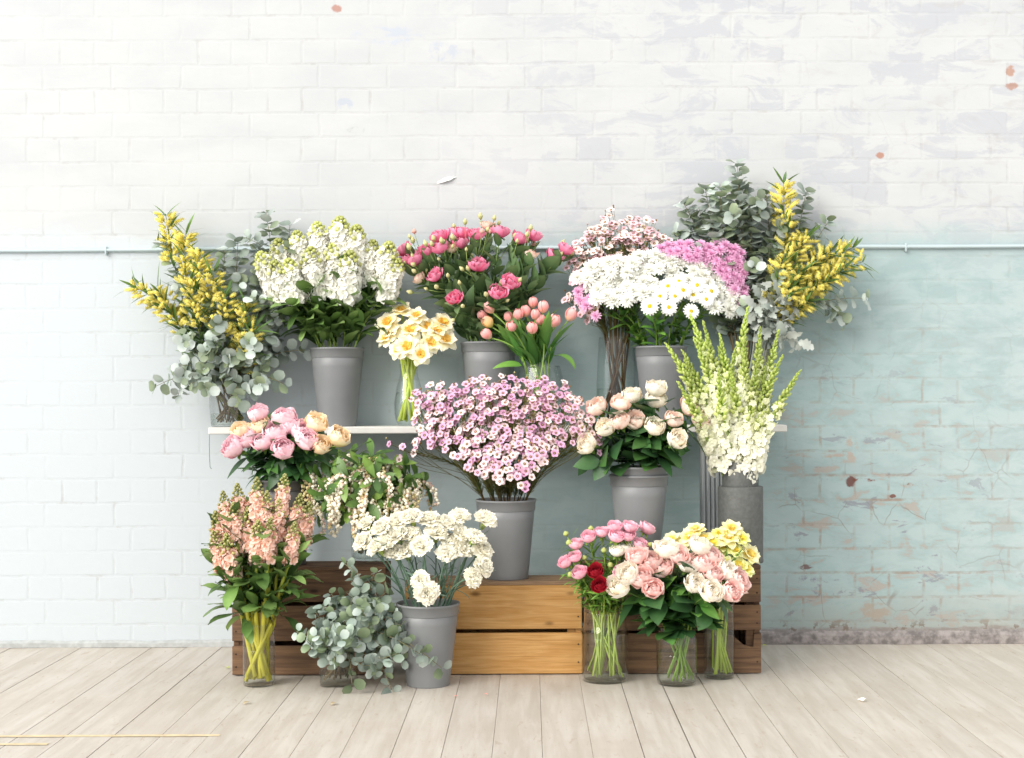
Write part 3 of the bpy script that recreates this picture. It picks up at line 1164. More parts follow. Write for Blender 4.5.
def snap_spike(L, rad):
    g, gb = Geo(), Geo()
    w0, w1 = H('f1f0e2'), H('e9e9cc')
    tube(g, [V((0, 0, -.02)), V((0, 0, L * .6))], .003, H('8fae45'), H('9fbe50'), 5)
    tube(gb, [V((0, 0, L * .4)), V((0, 0, L * .98))], .0022, H('9fbe50'), H('a9c858'), 5)
    for k in range(30):
        t = k / 29
        z = L * .62 * t
        a = k * 2.4 + R.uniform(-.2, .2)
        el = R.uniform(-15, 25) * DEG
        d = V((math.cos(a) * math.cos(el), math.sin(a) * math.cos(el), math.sin(el)))
        s = rad * (1 - .5 * t)
        m = R.uniform(.92, 1.03)
        cc = mx(w0, H('e6ecb0'), max(0, t - .35) * 1.2)
        blob(g, V((0, 0, z)) + d * s * .1, d, s * .75, s * .26, sc(H('dfe6b8'), m), sc(cc, m), 6, 4)
        f = Geo()
        for q in range(5):
            petal(f, 2 * PI * q / 5 + R.uniform(-.2, .2), s * .08, 0, s * .5, s * .5, 40, 105 + R.uniform(-20, 20), .15, (sc(w1, m), sc(cc, m), sc(cc, m)), .12, 3, 2, .4, .4, .7)
        g.join(f, align(V((0, 0, z)) + d * s * .62, d, R.uniform(0, 6)))
    nb = 36
    for k in range(nb):
        t = k / (nb - 1)
        z = L * (.50 + .49 * t)
        a = k * 2.4 + R.uniform(-.5, .5)
        el = (25 + 50 * t) * DEG
        d = V((math.cos(a) * math.cos(el), math.sin(a) * math.cos(el), math.sin(el)))
        s = rad * R.uniform(.8, 1.15) * (.62 - .36 * t)
        m = R.uniform(.88, 1.12)
        c0 = mx(H('e4ea9c'), H('b2ca54'), t * 1.4)
        blob(gb, V((0, 0, z)) + d * s * .1, (d + V((0, 0, .35))).normalized(), s * 1.25, s * .34, sc(H('a3bf48'), m), sc(mx(c0, H('dde68c'), .5), m), 5, 4)
    cx_, cy_ = R.uniform(-.16, .16), R.uniform(-.16, .16)
    for gg in (g, gb):
        for p in gg.v:
            k = max(0, p.z) ** 2 / L
            p.x += cx_ * k
            p.y += cy_ * k
    return (g.mesh('flower_spike', M_PETAL), ('bud_tip', gb.mesh('bud_tip', M_LEAF)))


def wattle_rod(L=.032, rad=.0062):
    g = Geo()
    y0, y1 = H('f4e455'), H('fcf4a2')
    n, rings = 6, 6
    blob(g, V((0, 0, 0)), V((0, 0, 1)), L, rad * .8, y0, y1, 6, 6)
    for k in range(34):
        t = (k + .5) / 34
        a = k * 2.4
        r = rad * math.sin(PI * (t * .85 + .1)) * .6
        d = V((math.cos(a), math.sin(a), .55))
        x, y, _ = frame(d)
        p = V((math.cos(a) * r, math.sin(a) * r, L * t))
        q = p + d.normalized() * rad * R.uniform(.6, 1.0)
        m = R.uniform(.85, 1.08)
        w = rad * .3
        g.add([p - x * w, p + x * w, q + y * w, q - y * w * .2], [(0, 1, 2), (0, 2, 3), (1, 3, 2)], [sc(y0, m), sc(y0, m), sc(y1, m), sc(y1, m)])
    return g


ROD = [wattle_rod(R.uniform(.026, .036)) for _ in range(4)]

# ------------------------------------------------------------------ colours of foliage
G_DARK = [(H('33502a'), H('557a3c')), (H('3d5f2e'), H('648a46')), (H('2c4626'), H('486a36'))]
G_STOCK = [(H('44652f'), H('7a9a52')), (H('55783a'), H('92b068')), (H('36522a'), H('607f42'))]
G_LIS = [(H('516e44'), H('7f9c68')), (H('44603a'), H('6c8a58')), (H('628054'), H('93ad7c'))]
G_TUL = [(H('4f7f38'), H('7fae58')), (H('5a8c3e'), H('8fbb62')), (H('3f6e30'), H('659a48'))]
G_EUC = [(H('a3b2a8'), H('c6d1c9')), (H('909f92'), H('b4c1b6')), (H('808f76'), H('a3b196')), (H('b7c3bc'), H('d9e1dc')), (H('78876a'), H('9aa886'))]
G_EUC2 = [(H('91a397'), H('b9c8bf')), (H('a0b0a6'), H('cbd6cf')), (H('7a8c7a'), H('a5b5a5')), (H('6b7f5e'), H('98aa86'))]
G_WAT = [(H('3f5f30'), H('648648')), (H('507238'), H('7a9c54'))]
G_ROSE = [(H('27452a'), H('3d6638')), (H('2c4e2c'), H('47703c')), (H('38602f'), H('5a8844'))]
S_GREEN = (H('7a9a3c'), H('6f9040'))
S_YEL = (H('d8d048'), H('8aa03e'))
S_BROWN = (H('54402f'), H('6f6a3f'))
S_GREY = (H('7d927c'), H('6d8a6a'))


def simple_bunch(v, heads, protos, name, cat, group, desc, ref, Rd, D=None, stem=(.0024, .002), cs=S_GREEN, lv=None, scale=(.9, 1.1), face=.5, up=.5, zin=None,
                 nm='blossom', extra=None, spread=.7, lift=.55, front=0.0, ldesc=None, backdim=None):
    """one stem for each head; heads: (px, py[, kind]); protos: {kind: (list, description, scale)} or list"""
    pos = dome(heads, Rd, D or v.D, front)
    cx = sum((p for p in pos), V((0, 0, 0))) / len(pos) + V((0, .05, -.1))
    recs = []
    for h, tip in zip(heads, pos):
        kind = h[2] if len(h) > 2 else 0
        pr, ds, ks = protos[kind]
        pts = path(v, tip, zin, spread, lift=lift)
        _, d = at(pts, 1.0)
        t = stem_thing(name if len(protos[kind]) < 4 else protos[kind][3], cat, group, pts, stem[0], stem[1], cs)
        out = (tip - cx).normalized()
        dd = (d * (1 - face) + out * face * .6 + V((0, -.6, .0)) * face + V((0, 0, up)) + rv(.15)).normalized()
        if lv:
            g = Geo()
            for q in (lv if isinstance(lv, list) else [lv]):
                leaves(g, pts, **q)
            add_part(t, 'foliage', g, M_LEAF)
        head(t, nm, pr, tip, dd, ks * R.uniform(*scale))
        if extra:
            extra(t, pts, tip, kind)
        recs.append((t, h[0], desc.replace('{}', ds) if '{}' in desc else desc))
    number(recs, ref)
    return recs


exec_order = []
# ================================================================== UPPER SHELF
# ---- white stocks in the first grey bucket
V_ST = bucket('grey tapered bucket of white stocks standing on the white shelf', 337.5, 4.945, ZSH, 347, 27, 18.5)
SP_W = variants(stock_spike, 4, .148, .048, H('e9e8de'), H('f4f3ec'), H('bcc65a'), H('e6e898'), 46, .26)
hd = [(264, 262), (280, 250), (298, 240), (318, 232), (340, 228), (356, 236), (372, 250), (388, 252), (290, 268), (312, 258), (334, 254), (350, 262), (396, 268), (276, 270)]
LV_ST = [dict(n=17, t0=.03, t1=.9, L=.12, W=.038, ang=(12, 55), bend=.6, fold=.25, cols=G_STOCK, shape='spoon', wave=.09, ns=7), dict(n=5, t0=.25, t1=.75, L=.11, W=.036, ang=(45, 85), bend=.5, fold=.25, cols=G_STOCK, shape='spoon', wave=.09, ns=7)]


def spike_bunch(v, heads, sp, L, name, cat, group, desc, ref, Rd, lv, cs, stem=(.004, .003), zin=None, front=0, D=None, s=(.85, 1.1), up=.5, out=.75, spread=.7):
    pos = dome(heads, Rd, D or v.D, front)
    c = V((v.c.x, v.c.y, v.zt - .08))
    recs = []
    for h, p in zip(heads, pos):
        k = R.uniform(*s)
        d = ((p - c).normalized() * out + V((0, 0, up)) + rv(.06)).normalized()
        top = p
        bot = top - d * (L * k * .8)
        bot.y = min(bot.y, -.05)
        pts = path(v, bot, zin, spread)
        t = stem_thing(name, cat, group, pts, stem[0], stem[1], cs)
        g = Geo()
        for q in lv:
            leaves(g, pts, **q)
        add_part(t, 'foliage', g, M_LEAF)
        head(t, 'flower_spike', sp, bot, d, k)
        recs.append((t, h[0], desc))
    number(recs, ref)


spike_bunch(V_ST, hd, SP_W, .148, 'stock_stem', 'flower', 'white stocks in the grey bucket on the shelf', 'white stock with green bud tip on the shelf', 'the eucalyptus', .12, LV_ST, (H('7f9a48'), H('9cb55e')), zin=.12)

# ---- daffodils in a pear-shaped vase
V_DA = vase('small pear-shaped glass vase of double daffodils on the white shelf', 409, 4.93, ZSH, 364, [(12, 0), (14.5, .18), (15, .38), (12.5, .62), (8.5, .86), (9.5, 1)], .55)
DAF = variants(daffodil_head, 5, .044, H('fbf3cf'), H('fefae6'), H('f7dc82'), H('f6cc62'))
hd = [(389, 325), (402, 313), (417, 318), (400, 350), (421, 355), (444, 342), (442, 325), (430, 345), (428, 330), (410, 333), (388, 340), (394, 333), (436, 333), (408, 348)]
simple_bunch(V_DA, hd, {0: (DAF, '', .95)}, 'daffodil', 'flower', 'daffodils in the pear-shaped vase', 'cream double daffodil in the pear-shaped vase', 'the white stocks', .10,
             cs=(H('d6e65e'), H('9aba58')), stem=(.0052, .0034), face=.85, up=.25, spread=.8, lift=.75)

# ---- lisianthus
V_LI = bucket('grey bucket of pink lisianthus standing on the shelf behind the tulips', 489, 4.955, ZSH, 342, 28, 19)
LISP = variants(rose_head, 4, .026, H('d04a80'), H('ee7fa8'), H('f8b0c8'), 16, 1.1, .09)
LISC = variants(rose_head, 2, .025, H('f2dcc4'), H('f3e2cf'), H('f0c8bb'), 14, 1.0, .07)
LISB = variants(bud_head, 3, .030, .0095, H('a9b46a'), H('e8dfb0'))
LISR = variants(bud_head, 2, .030, .013, H('d9a59a'), H('e9c0b0'))
hd = [(429, 255), (408, 255), (408, 267), (419, 265), (442, 254), (461, 249), (462, 239), (453, 253, 1), (478, 271), (422, 282, 1), (438, 280), (457, 301), (496, 297), (507, 288), (518, 244), (532, 241),
      (530, 259, 1), (552, 261), (563, 254), (442, 243), (488, 230, 1), (476, 240), (500, 238)]


def lis_extra(t, pts, tip, kind):
    for j in range(R.choice((2, 3, 3))):
        tt = R.uniform(.72, .9)
        p, d = at(pts, tt)
        s, _ = perp(d)
        q = tip + s * R.uniform(.02, .05) + V((0, -.01, R.uniform(-.02, .045)))
        q.y = min(q.y, -.03)
        g = Geo()
        tube(g, [p, p.lerp(q, .5) + s * .006, q], .0012, H('7f9a50'), H('9ab066'), 4)
        b = head(t, 'bud', LISB if R.random() < .85 else LISR, q, (q - p).normalized() + V((0, 0, .4)), R.uniform(.6, 1.0))
        add_part(t, 'bud_stalk', g, M_STEM)


simple_bunch(V_LI, hd, {0: (LISP, 'bright pink', 1.12), 1: (LISC, 'pale cream-pink', .95)}, 'lisianthus_stem', 'flower', 'lisianthus in the grey bucket on the shelf', '{} lisianthus in the shelf bucket', 'the daffodils', .13,
             cs=(H('6f8a50'), H('86a060')), stem=(.003, .002), lv=[dict(n=16, t0=.03, t1=.9, L=.085, W=.046, ang=(12, 45), bend=.4, fold=.25, cols=G_LIS, shape='ovate', pair=False, ns=6)], face=.45, up=.5, zin=.12, extra=lis_extra)

# ---- tulips
V_TU = vase('round glass vase of coral tulips on the shelf in front of the lisianthus', 540, 4.89, ZSH, 366, [(17, 0), (23, .25), (25, .5), (23, .8), (20, 1)], .5)
TULP = variants(tulip_head, 4, .019, H('f8d8b4'), H('f8b0ac'), H('fbc6c2'))
TULY = variants(tulip_head, 1, .019, H('e2d87c'), H('f6d494'), H('f6beaa'))
hd = [(493, 313), (486, 320), (492, 327, 1), (491, 338), (511, 322), (519, 320), (514, 331), (533, 308), (543, 313), (527, 317), (535, 320), (540, 325), (532, 334), (552, 327), (568, 321)]
simple_bunch(V_TU, hd, {0: (TULP, 'coral-pink', 1), 1: (TULY, 'yellow-based', 1)}, 'tulip', 'flower', 'tulips in the round glass vase', '{} tulip in the round glass vase', 'the daffodils', .09,
             cs=(H('9fc060'), H('8fb458')), stem=(.003, .0028), lv=[dict(n=3, t0=.0, t1=.4, L=.15, W=.036, ang=(8, 26), bend=.55, fold=.35, cols=G_TUL, shape='lance', ns=8)], face=.15, up=.55, lift=.5)
# two leaves that hang over the rim of the vase
t = bpy.data.objects['tulip']
g = Geo()
q = V((V_TU.c.x, V_TU.c.y - .02, V_TU.zt))
leaf(g, q + V((-.06, -.03, .0)), V((-1, -.25, .25)), V((-.1, -.6, 1)), .105, .046, .7, .2, H('6aa040'), H('93c460'), 'lance', 8, 1.15)
add_part(t, 'foliage', g, M_LEAF)
g = Geo()
leaf(g, q + V((.045, -.055, .03)), V((.35, -.3, .2)), V((.5, -.5, .8)), .11, .044, 1.6, .2, H('6aa040'), H('93c460'), 'lance', 9, 1.15)
add_part(bpy.data.objects['tulip.014'], 'foliage', g, M_LEAF)


# ---- waxflower bushes
def wax_bush(v, poly, nb, nsp, Rd, protos, group, desc, ref, stray=(), front=0.0, zin=None, needle=12,  cs=S_BROWN, ccy=None, D=None, stemr=(.0022, .0012)):
    pts2 = fill(poly, nb, 5)
    cen = fill(poly, nsp, 12) + list(stray)
    pts2 = [(p, min(range(len(cen)), key=lambda i: (p[0] - cen[i][0]) ** 2 + (p[1] - cen[i][1]) ** 2)) for p in pts2]
    for i, s in enumerate(stray):
        for _ in range(9):
            pts2.append(((s[0] + R.gauss(0, 7), s[1] + R.gauss(0, 6)), nsp + i))
    pts2 = [((p[0] + R.gauss(0, 3), p[1] + R.gauss(0, 3)), i) for p, i in pts2]
    allp = [p + V((0, R.uniform(-.015, .02), 0)) for p in dome([p for p, _ in pts2], Rd, D or v.D, front)]
    for p in allp:
        p.y = min(p.y, -.03)
    cpos = dome(cen, Rd, D or v.D, front)
    recs = []
    axis = V((v.c.x, v.c.y, v.zt + .02))
    for i, (c, cp) in enumerate(zip(cen, cpos)):
        own = [allp[j] for j in range(len(pts2)) if pts2[j][1] == i]
        if len(own) < 3:
            continue
        mid = sum(own, V((0, 0, 0))) / len(own)
        low = mid - (mid - axis).normalized() * .035
        pts = path(v, low, zin, .8, -.4)
        t = stem_thing('waxflower_sprig', 'flower', group, pts, stemr[0], stemr[1], cs, M_WOODSTEM)
        g = Geo()
        for p in own:
            b, d = at(pts, R.uniform(.72, 1.0) if R.random() < .5 else R.uniform(.0, .6))
            m = b.lerp(p, .6) + (d * .012 if True else d) + V((0, .006, -.012))
            tube(g, [b, b.lerp(m, .5) + d * .01, m, p], .0009, cs[1], H('7f8248'), 3, 0, False)
            for _ in range(R.choice((1, 1, 2))):
                e = p + rv(.014) + V((0, .008, .0))
                tube(g, [m, e], .0006, cs[1], H('8a8a50'), 3, 0, False)
                blob(g, e, V((0, 0, 1)), .0085, .0036, H('8a6a44'), R.choice((H('e9c8c4'), H('a9844e'), H('d9d6a0'))), 5, 4)
        add_part(t, 'branchlet', g, M_WOODSTEM)
        g = Geo()
        leaves(g, pts, needle * 5, .05, 1.0, .032, .0036, (18, 50), .1, 0, [(H('4a5a2c'), H('6c7a40')), (H('5c4c2c'), H('7a6a40')), (H('3f4c26'), H('5c6a38'))], 'strap', ns=2)
        add_part(t, 'foliage', g, M_LEAF)
        for p in own:
            out = (p - axis).normalized()
            head(t, 'blossom', protos, p, out + V((0, -1.0, .15)) + rv(.45), R.uniform(.9, 1.2))
        recs.append((t, c[0], desc))
    number(recs, ref)


WAXP = variants(wax_head, 3, .0118, H('d698ba'), H('eac4d8'), H('7a4a30'), H('c98fae')) + variants(wax_head, 3, .0118, H('e6c6ca'), H('f2dcdd'), H('7d5028'), H('cfa593')) + variants(wax_head, 2, .0118, H('cf94bc'), H('e4b4d4'), H('6f403c'), H('b878a0'))
WAXB = variants(wax_head, 3, .0135, H('e2b4c2'), H('f2d4dc'), H('7f5a3c'), H('b98a90')) + variants(wax_head, 3, .0135, H('ecd0cc'), H('f6e4de'), H('80583a'), H('bb928a'))

V_WX = vase('tall glass vase of brown waxflower stems on the shelf beside the white daisies', 616, 4.95, ZSH, 338, [(20, 0), (20, .3), (18.5, .7), (17, 1)], .42)
wax_bush(V_WX, [(572, 248), (586, 232), (606, 220), (634, 218), (652, 220), (668, 236), (672, 252), (664, 268), (604, 276), (580, 290), (570, 268)], 230, 15, .08, WAXB,
         'pink waxflower sprigs in the tall glass vase', 'dusty pink waxflower sprig in the tall glass vase', 'the lisianthus', [(578, 300), (592, 312)], zin=None, D=4.97, stemr=(.0040, .0016))

# ---- chrysanthemums
V_CH = bucket('grey bucket of white daisies standing on the shelf behind the snapdragons', 661, 4.93, ZSH, 347, 26, 18.5)
DAIS = variants(daisy_head, 4, .031, H('eeeee8'), H('f4f4f0'), H('d9c02c'), 17, 2)
POMW = variants(pompon_head, 4, .031, H('e8e8da'), H('f4f4ee'))
POMP = variants(pompon_head, 4, .024, H('d494bc'), H('ecbedb'), 12)


def spray(v, heads, nsp, Rd, protos, name, group, desc, ref, lv, D=None, front=0.0, cs=S_GREEN, zin=.12, face=.9):
    pos = dome(heads, Rd, D or v.D, front)
    for h, p in zip(heads, pos):
        if len(h) == 2 and len(protos) > 1:
            p.y -= .035
    idx = list(range(len(heads)))
    seeds = fill([(min(h[0] for h in heads), min(h[1] for h in heads)), (max(h[0] for h in heads), min(h[1] for h in heads)), (max(h[0] for h in heads), max(h[1] for h in heads) + 1), (min(h[0] for h in heads), max(h[1] for h in heads) + 1)], nsp, 12)
    own = {}
    for j in idx:
        i = min(range(nsp), key=lambda i: (heads[j][0] - seeds[i][0]) ** 2 + (heads[j][1] - seeds[i][1]) ** 2)
        own.setdefault(i, []).append(j)
    axis = V((v.c.x, v.c.y, v.zt))
    recs = []
    for i, js in own.items():
        mid = sum((pos[j] for j in js), V((0, 0, 0))) / len(js)
        low = mid - (mid - axis).normalized() * .05
        pts = path(v, low, zin, .8, -.3)
        t = stem_thing(name, 'flower', group, pts, .0032, .002, cs)
        g = Geo()
        for q in lv:
            leaves(g, pts, **q)
        add_part(t, 'foliage', g, M_LEAF)
        g = Geo()
        for j in js:
            b, d = at(pts, R.uniform(.7, 1.0))
            tube(g, [b, b.lerp(pos[j], .6) + V((0, .01, -.004)), pos[j]], .0012, cs[1], cs[1], 4, 0, False)
        add_part(t, 'flower_stalks', g, M_STEM)
        for j in js:
            k = heads[j][2] if len(heads[j]) > 2 else 0
            out = (pos[j] - axis).normalized()
            head(t, 'blossom', protos[k], pos[j], out * (1 - .5 * face) + V((0, -face, .1)) + rv(.25), R.uniform(.85, 1.08))
        recs.append((t, sum(heads[j][0] for j in js) / len(js), desc))
    number(recs, ref)


LV_CH = [dict(n=8, t0=.05, t1=.75, L=.055, W=.028, ang=(35, 70), bend=.5, fold=.15, cols=[(H('3f6f2c'), H('6a9c40')), (H('4f8032'), H('86b44e')), (H('33592a'), H('54803a'))], shape='lobed', ns=9)]
hd = [(x, y, 1) for x, y in fill([(574, 274), (598, 264), (622, 258), (655, 254), (690, 262), (712, 268), (728, 284), (738, 304), (734, 316), (716, 308), (698, 298), (680, 284), (655, 292), (640, 298), (610, 304), (592, 302), (600, 290), (582, 286)], 66, 14)]
hd += [(678, 282), (667, 287), (682, 291), (674, 297), (692, 296), (659, 297), (690, 312), (668, 308), (696, 286), (705, 300), (649, 307), (710, 292)]
spray(V_CH, hd, 15, .10, {0: DAIS, 1: POMW}, 'daisy_spray', 'white daisies in the grey shelf bucket', 'white daisy chrysanthemum spray in the shelf bucket', 'the waxflower', LV_CH, front=-.015)
hd = [(x, y) for x, y in fill([(656, 250), (672, 244), (700, 243), (722, 245), (738, 246), (745, 258), (744, 296), (736, 300), (728, 280), (708, 264), (680, 257)], 52, 12)]
hd += [(578, 292), (584, 284), (590, 299), (586, 306), (596, 316), (580, 300)]
spray(V_CH, hd, 7, .05, {0: POMP}, 'pink_chrysanthemum_spray', 'pink chrysanthemums behind the white daisies', 'pink chrysanthemum spray behind the white daisies', 'the waxflower', LV_CH, D=4.90)

# ---- eucalyptus, wattle and dusty miller
V_E1 = vase('glass vase of wattle and eucalyptus at the wired end of the shelf', 230, 4.95, ZSH, 388, [(17, 0), (18, .5), (18.5, 1)], .35, square=6)
V_E2 = vase('glass vase of wattle and eucalyptus on the shelf behind the snapdragons', 752, 4.955, ZSH, 352, [(19, 0), (20, .5), (21, 1)], .5)


def branch_path(v, tip, sag=0.0, zin=None, spread=.85):
    lift = .55 if sag <= 0 else .8
    return path(v, tip, zin, spread, -.4, 10, lift)


def euc(v, tips, group, desc, ref, cols=G_EUC, L=.038, n=13, t0=.12, twigs=2, ww=.95, seedz=None, msc=1.0, D=None):
    recs = []
    for tp in tips:
        px, py, dd = tp
        tip = P(px, py, min((D or v.D) + dd, DW - .04))
        pts = branch_path(v, tip, 0, seedz)
        t = stem_thing('eucalyptus_branch', 'branch', group, pts, .0028, .001, (H('7a6a50'), H('8f8a6a')), M_WOODSTEM)
        g = Geo()
        length = (pts[-1] - pts[2]).length
        k = max(5, int(n * length / .3))
        leaves(g, pts, k, t0, 1.0, L, L * ww, (50, 85), .25, .12, cols, 'round', True, 7, .03, .005, 1.06, .5, 0, .9)
        # side twigs
        for j in range(twigs):
            p, d = at(pts, R.uniform(.3, .8))
            s, _ = perp(d)
            e = p + (d * .5 + s * .8).normalized() * R.uniform(.06, .12)
            e.y = min(e.y, -.04)
            tw = [p, p, p, p.lerp(e, .5) + d * .01, e]
            gt = Geo()
            tube(gt, tw[2:], .001, H('8f8a6a'), H('9a9a7a'), 4, 0, False)
            add_part(t, 'branchlet', gt, M_WOODSTEM)
            leaves(g, tw, 4, .3, 1.0, L * .85, L * ww * .85, (45, 80), .25, .12, cols, 'round', True, 7, .03, .004, 1.06, .5, 0, .9)
        add_part(t, 'foliage', g, M_EUC)
        recs.append((t, px, desc))
    number(recs, ref)


def wattle(v, tips, group, desc, ref, rods=46, D=None):
    recs = []
    for px, py, dd in tips:
        tip = P(px, py, min((D or v.D) + dd, DW - .04))
        pts = branch_path(v, tip)
        t = stem_thing('wattle_branch', 'branch', group, pts, .0028, .0012, (H('7a7a40'), H('86904a')), M_WOODSTEM)
        g, gy = Geo(), Geo()
        length = (pts[-1] - pts[2]).length
        leaves(g, pts, 38, .3, 1.04, .090, .0115, (25, 75), .3, .1, G_WAT, 'lance', ns=5)
        q0 = max(.35, 1 - .16 / max(.12, length))
        for k in range(rods):
            tt = R.uniform(q0, 1.0)
            p, d = at(pts, tt)
            s, _ = perp(d)
            dd_ = (d * R.uniform(.2, .9) + s + V((0, -.1, 0))).normalized()
            p = p + s * R.uniform(0, .028) + d * R.uniform(-.01, .01)
            p.y = min(p.y, -.045)
            m = R.uniform(.85, 1.08)
            gy.join(R.choice(ROD), align(p, dd_, R.uniform(0, 6), R.uniform(.7, 1.1)), (m, m, m))
        add_part(t, 'foliage', g, M_LEAF)
        add_part(t, 'blossom', gy, M_PETAL)
        recs.append((t, px, desc))
    number(recs, ref)


wattle(V_E1, [(166, 216, -.02), (186, 232, -.05), (136, 286, -.05), (158, 290, -.09), (200, 252, -.08), (190, 280, -.12), (226, 294, -.13), (246, 306, -.12), (214, 272, -.10), (252, 330, -.14)],
       'wattle branches at the wired shelf end', 'yellow wattle branch at the wired shelf end', 'the bare wall', 58)
euc(V_E1, [(266, 212, .0), (238, 238, -.02), (288, 240, .0), (258, 250, -.03), (225, 250, .02), (156, 386, -.10), (190, 384, -.14), (304, 350, -.05), (284, 384, -.10), (238, 402, -.16), (185, 335, -.1),
           (276, 300, -.05), (215, 340, -.14), (248, 350, -.15), (160, 240, .0), (180, 365, -.12), (262, 275, -.04), (212, 306, -.12), (270, 335, -.1), (290, 225, .02)],
    'eucalyptus branches at the wired shelf end', 'grey-green eucalyptus branch at the wired shelf end', 'the bare wall', L=.040, n=17, twigs=3)

euc(V_E2, [(737, 164, -.03), (705, 188, -.03), (684, 204, .0), (720, 184, -.05), (766, 190, .0), (690, 226, .02), (806, 192, .0), (674, 232, .02), (786, 222, -.02), (828, 222, -.02), (866, 298, -.06), (735, 206, -.02),
           (752, 212, -.04), (712, 220, .0), (752, 245, -.01), (772, 240, -.05), (700, 212, .01), (730, 232, .0), (760, 268, -.05), (742, 186, -.01)],
    'eucalyptus branches behind the pink chrysanthemums', 'grey eucalyptus branch above the pink chrysanthemums', 'the waxflower', G_EUC, .042, 17, twigs=3)
wattle(V_E2, [(784, 184, -.04), (790, 222, -.06), (806, 236, -.07), (830, 252, -.08), (862, 262, -.08), (852, 248, -.05), (800, 272, -.12), (826, 282, -.11), (784, 262, -.10), (808, 300, -.12), (840, 272, -.10), (792, 292, -.13)],
       'wattle branches behind the snapdragons', 'yellow wattle branch above the snapdragons', 'the chrysanthemums', 62)
recs = []
for px, py, dd in ((764, 290, -.15), (780, 296, -.16), (772, 310, -.17), (790, 318, -.15), (798, 342, -.15), (784, 336, -.17), (756, 306, -.16), (792, 300, -.13), (770, 328, -.15)):
    tip = P(px, py, V_E2.D + dd)
    pts = branch_path(V_E2, tip)
    t = stem_thing('dusty_miller_stem', 'foliage stem', 'dusty miller above the snapdragons', pts, .003, .002, (H('a9b0a4'), H('c0c6bc')))
    g = Geo()
    leaves(g, pts, 10, .45, 1.02, .062, .036, (35, 85), .7, .2, [(H('9ea69c'), H('c6cdc4')), (H('b4bab2'), H('dadfd8')), (H('88928a'), H('b0b9b0'))], 'lobed', False, 14, .08, .0, 1.08, .5)
    add_part(t, 'foliage', g, M_EUC)
    recs.append((t, px, 'silvery dusty miller stem behind the snapdragons'))
number(recs, 'the white daisies')

# ================================================================== CRATE LEVEL
# ---- snapdragons in the stepped grey container
D9 = 4.612
ztj, zsj = zpx(463, D9), zpx(487, D9)
rt, rs = 18 / FPX * D9, 22.5 / FPX * D9
V_SN = vessel_base('stepped grey metal container of snapdragons on top of the broken crate', 'container', 'stepped_container', xpx(740, D9), D9, ZSIDE, ztj, rs, rt, None)
h, hs = ztj - ZSIDE, zsj - ZSIDE
g = Geo()
lathe(g, [(0, 0), (rs - .002, 0), (rs, .002), (rs, .01), (rs - .0008, .012), (rs, hs * .5), (rs, hs - .004), (rs - .002, hs), (rt + .001, hs + .001)])
link('body', g.mesh('body', M_JUG), V_SN.root)
g = Geo()
lathe(g, [(rt, hs + .0012), (rt, h - .002), (rt - .001, h), (rt - .004, h), (rt - .005, h - .02), (rt - .006, hs)])
link('neck', g.mesh('neck', M_JUG), V_SN.root)
SNAP = variants(snap_spike, 5, .33, .042)
hd = [(704, 327), (712, 336), (735, 322), (684, 351), (680, 372), (744, 349), (760, 341), (775, 344), (787, 380), (778, 384), (696, 362), (751, 356), (728, 360), (718, 364), (766, 366), (738, 378), (706, 350), (754, 368), (722, 348), (690, 388), (770, 394), (708, 384), (746, 390)]
spike_bunch(V_SN, hd, SNAP, .36, 'snapdragon', 'flower', 'white snapdragons in the stepped container', 'white snapdragon with lime bud tip', 'the cream roses', .09,
            [dict(n=3, t0=.2, t1=.9, L=.05, W=.012, ang=(25, 50), bend=.3, fold=.2, cols=G_TUL, shape='lance')], (H('7fa040'), H('8fb048')), zin=.15, s=(.92, 1.05), up=.1, out=1.0)

# ---- waxflower bush in the middle bucket
V_W2 = bucket('grey bucket of pink waxflower standing on the low golden crate', 505.5, 4.612, ZMID, 499, 30, 22)
wax_bush(V_W2, [(414, 396), (428, 386), (455, 384), (490, 380), (530, 378), (562, 384), (580, 400), (594, 420), (604, 436), (598, 450), (580, 444), (562, 442), (550, 456), (536, 470), (524, 486), (508, 480), (486, 474), (466, 464),
                (450, 452), (432, 446), (418, 430), (414, 410)], 590, 32, .17, WAXP, 'pink waxflower sprigs in the bucket on the golden crate', 'pink-and-white waxflower sprig over the golden crate', 'the pieris',
         [(407, 448)], zin=.1, needle=22)

# ---- cream roses in two nested buckets
V_RO0 = bucket('outer of two nested grey buckets under the cream roses', 638.5, 4.612, ZSIDE, 475, 29.5, 19.5)
V_RO = bucket('inner grey bucket holding the cream roses, nested in another bucket', 638.5, 4.612, ZSIDE + .0245, 466.5, 28.2, 18.6)
ROC = variants(rose_head, 4, .036, H('f8e6c4'), H('fbf3e2'), H('fdf8ee'), 28, .8, .05)
ROP = variants(rose_head, 4, .035, H('f8cdb6'), H('fce2d4'), H('fdefe6'), 28, .7, .05)
hd = [(633, 403), (654, 407), (624, 410, 1), (599, 414, 1), (622, 427, 1), (637, 427, 1), (652, 433), (671, 425, 1), (695, 425, 1), (592, 448), (674, 444), (655, 396), (685, 414, 1), (609, 433)]
LV_RO = [dict(n=12, t0=.02, t1=.9, L=.095, W=.060, ang=(45, 95), bend=.3, fold=.15, cols=G_ROSE, shape='ovate', ns=6, pet=.012)]
simple_bunch(V_RO, hd, {0: (ROC, 'cream', .95), 1: (ROP, 'blush-cream', .95)}, 'garden_rose', 'flower', 'cream roses in the nested buckets', '{} garden rose in the nested buckets', 'the waxflower bush', .12,
             cs=(H('4f6f36'), H('5f8040')), stem=(.0032, .0026), lv=LV_RO, face=.7, up=.45, zin=.14)

